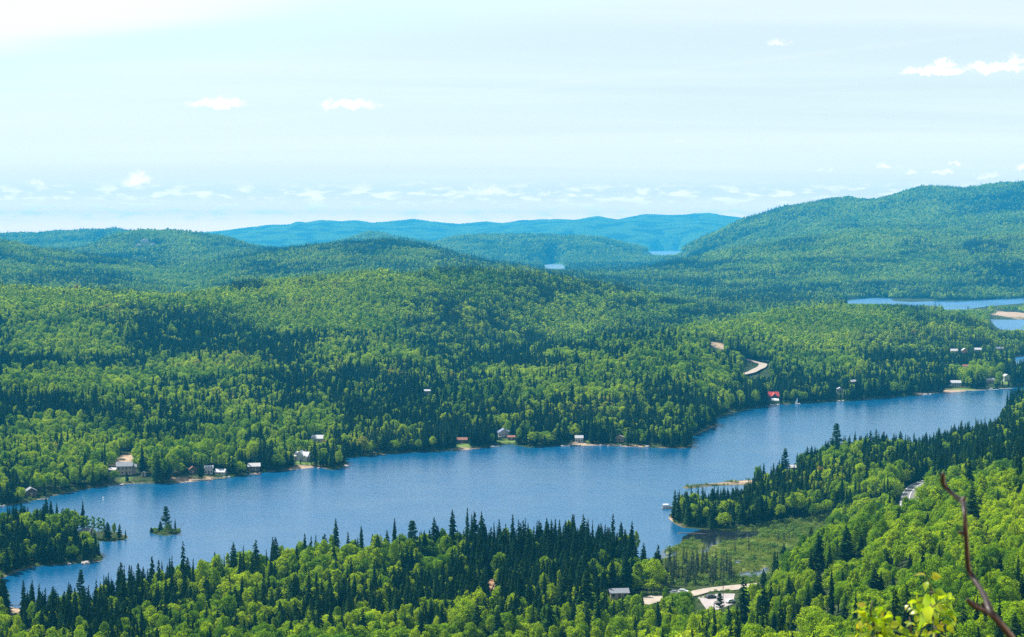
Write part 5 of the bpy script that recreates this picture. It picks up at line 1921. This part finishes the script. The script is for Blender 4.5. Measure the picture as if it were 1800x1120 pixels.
ox, oy, oz = near_pt(1812, 1190, DB)
t = thing('bare_branch', (ox + .2, oy, ground(ox + .2, oy)), 0, 'bare crooked dark branch reaching up at the right in front of the slope', 'branch')
inv = Vector(t.location)
P = [(1658, 833, 3.6), (1657, 841, 6.2), (1658, 849, 5.4), (1664, 858, 4.8), (1673, 867, 4.8), (1684, 875, 5.0), (1692, 881, 6.8), (1694, 890, 5.0), (1696, 906, 4.6), (1697, 925, 4.8), (1698, 943, 5.2), (1699, 960, 5.0), (1700, 977, 5.4),
     (1701, 990, 5.6), (1703, 1002, 5.6), (1710, 1014, 5.6), (1718, 1027, 6.0), (1727, 1041, 6.2), (1734, 1056, 6.8), (1739, 1072, 8.8), (1747, 1083, 7.2), (1759, 1097, 7.4), (1771, 1112, 7.8), (1784, 1130, 8.2), (1812, 1190, 9.5)]
pts, rad = [], []
for k, (x, y, r_) in enumerate(P):
    w = near_pt(x, y, DB + .10 * math.sin(k * .55))
    pts.append(w - inv)
    rad.append(r_ * .8 * DB / F)
pts += [Vector((.06, .05, .9)), Vector((0, 0, -.2))]
rad += [.017, .024]


def smooth_path(pts, rad, n=4):
    op, orad = [], []
    for i in range(len(pts) - 1):
        p0, p1, p2, p3 = pts[max(i - 1, 0)], pts[i], pts[i + 1], pts[min(i + 2, len(pts) - 1)]
        for k in range(n):
            u = k / n
            op.append(.5 * ((2 * p1) + (p2 - p0) * u + (2 * p0 - 5 * p1 + 4 * p2 - p3) * u * u + (3 * p1 - p0 - 3 * p2 + p3) * u ** 3))
            orad.append((rad[i] * (1 - u) + rad[i + 1] * u) * (1 + .10 * math.sin(i * 5.1 + k * 2.3) + .06 * math.sin(i * 11.7 + k * 4.1)))
    op.append(pts[-1])
    orad.append(rad[-1])
    return op, orad


MB().tube(*smooth_path(pts, rad), 12).build('stem', M['twig'], t, True)
P2 = [(1740, 1076, 7.5), (1732, 1073, 6), (1722, 1069, 5.5), (1712, 1064, 5.5), (1704, 1058, 4.2), (1701, 1054, 2.5)]
MB().tube(*smooth_path([near_pt(x, y, DB - .02 * k) - inv for k, (x, y, r_) in enumerate(P2)], [r_ * DB / F for _, _, r_ in P2]), 10).build('side_shoot', M['twig'], t, True)
for P3 in ([(1698, 938, 3.5), (1691, 937, 3.4), (1685, 936, 2.4)], [(1692, 881, 5), (1695, 876, 3.5), (1697, 873, 2)], [(1733, 1066, 4), (1727, 1062, 2.6), (1725, 1059, 1.5)]):
    MB().tube(*smooth_path([near_pt(x, y, DB - .03) - inv for x, y, r_ in P3], [r_ * DB / F for _, _, r_ in P3]), 8).build('bud', M['twig'], t, True)


def leaf_mesh(k, L=1.0):
    q = random.Random(k)
    W = .33 + .08 * q.random()
    n = 5
    v, f = [], []
    curl = q.uniform(.15, .75)
    fold = q.uniform(.10, .5)
    for i in range(n + 1):
        u = i / n
        w = W * math.sin(math.pi * min(1, u * 1.02) ** .75) * (1 - .15 * u)
        z = -curl * u * u * .6
        x = u * (1 - .15 * curl * u)
        v += [(x, -w, z + w * fold), (x, 0, z), (x, w, z + w * fold)]
    for i in range(n):
        a = 3 * i
        f += [(a, a + 3, a + 4, a + 1), (a + 1, a + 4, a + 5, a + 2)]
    return mesh_from('leaf', [(x * L, y * L, z * L) for x, y, z in v], f, M['leaf'], smooth_=True)


LEAF = [leaf_mesh(k) for k in range(7)]


def sprig(stems, leaves, d, label, seed):
    q = random.Random(seed)
    bx, by, bz = near_pt(stems[0][0][0], stems[0][0][1], d)
    t = thing('sapling', (bx, by, ground(bx, by)), 0, label, 'sapling', None)
    inv = Vector(t.location)
    first = True
    for st in stems:
        pts = [near_pt(x, y, d + .05 * math.sin(x)) - inv for x, y in st]
        rad = list(np.linspace(2.3 if first else 1.5, .8, len(st)) * d / F)
        if first:
            pts = [Vector((0, 0, -.1)), pts[0] * .55] + pts
            rad = [.009, .006] + rad
        MB().tube(*smooth_path(pts, rad, 3), 7).build('stem', M['stem'], t, True)
        first = False
    for (x, y, L, adeg) in leaves:
        p = near_pt(x, y, d + q.uniform(-.12, .12)) - inv
        o = link('leaf', q.choice(LEAF), t, p)
        Lm = .86 * L * d / F
        o.scale = (Lm, Lm, Lm)
        # long axis in the given direction on the picture, tipped towards or away
        a = R(adeg)
        dirv = Vector((math.cos(a), q.uniform(-.6, .6), -math.sin(a))).normalized()
        o.rotation_mode = 'QUATERNION'
        rq = dirv.to_track_quat('X', 'Z')
        o.rotation_quaternion = rq @ Matrix.Rotation(q.uniform(-1.3, 1.3), 3, 'X').to_quaternion()
    return t


def tw(X, Y_):
    return 1480 + X / 5.625, 980 + Y_ / 5.625


q = random.Random(3)
lv = [(830, 185, 26, 200), (880, 195, 24, -10), (850, 240, 22, 130), (835, 350, 44, 95), (740, 445, 20, 190), (820, 390, 40, 120), (865, 400, 44, 88), (720, 460, 16, 200), (920, 335, 24, 10), (930, 400, 26, -10), (1000, 410, 24, 50),
      (1050, 415, 16, -20), (1030, 455, 20, 30), (920, 480, 24, 20), (905, 520, 30, 80), (830, 570, 22, 60), (930, 570, 20, 70), (1050, 530, 18, 50), (780, 540, 40, 85), (980, 650, 24, 0), (1040, 670, 22, 40), (1080, 655, 16, 0), (930, 670, 22, 20),
      (860, 650, 18, 160), (900, 740, 26, 70), (850, 730, 22, 170), (960, 770, 22, 10), (900, 360, 20, 40), (950, 490, 18, 0), (870, 480, 36, 100), (880, 300, 16, 30), (660, 470, 14, 150), (1010, 490, 14, 60), (940, 610, 16, 110), (700, 510, 15, 170)]
lv = [tw(a, b_) + (L, g) for a, b_, L, g in lv]
for k in range(26):
    x = q.gauss(890, 95)
    y = 330 + 480 * q.random()
    lv.append(tw(x, y) + (q.uniform(12, 20), q.uniform(-30, 210)))
sprig([[tw(928, 860), tw(920, 720), tw(900, 600), tw(885, 520), tw(872, 400), tw(876, 290), tw(850, 190)], [tw(905, 640), tw(960, 655), tw(1050, 668)], [tw(885, 500), tw(940, 460), tw(1040, 450)], [tw(878, 470), tw(800, 440), tw(690, 462)],
       [tw(875, 340), tw(920, 345)]], lv, 6.0, 'leafy yellow green sapling just left of the bare branch', 4)
lv = []
for k in range(115):
    u = q.random()
    x = 130 + 470 * q.random()
    ymin = 395 + abs(x - 290) * .65
    y = ymin + (860 - ymin) * q.random() ** .8
    lv.append(tw(x, y) + (q.uniform(13, 28), q.uniform(-30, 210)))
sprig([[tw(380, 880), tw(350, 780), tw(312, 660), tw(285, 560), tw(290, 480), tw(302, 425)], [tw(330, 720), tw(250, 650), tw(190, 600)], [tw(345, 760), tw(450, 700), tw(520, 660)], [tw(360, 800), tw(200, 740), tw(140, 700)],
       [tw(300, 620), tw(400, 610), tw(460, 590)]], lv, 6.4, 'bushier leafy sapling at the bottom left of the other sapling', 9)
lv = []
for k in range(16):
    x = 640 + 110 * q.random()
    lv.append(tw(x, 640 + 220 * q.random()) + (q.uniform(10, 20), q.uniform(-30, 210)))
sprig([[tw(690, 900), tw(685, 780), tw(680, 680), tw(668, 590)], [tw(686, 760), tw(650, 700)]], lv, 6.8, 'thin reddish sapling tip between the two leafy saplings', 11)
print('OBJECT COUNT', len(bpy.data.objects))
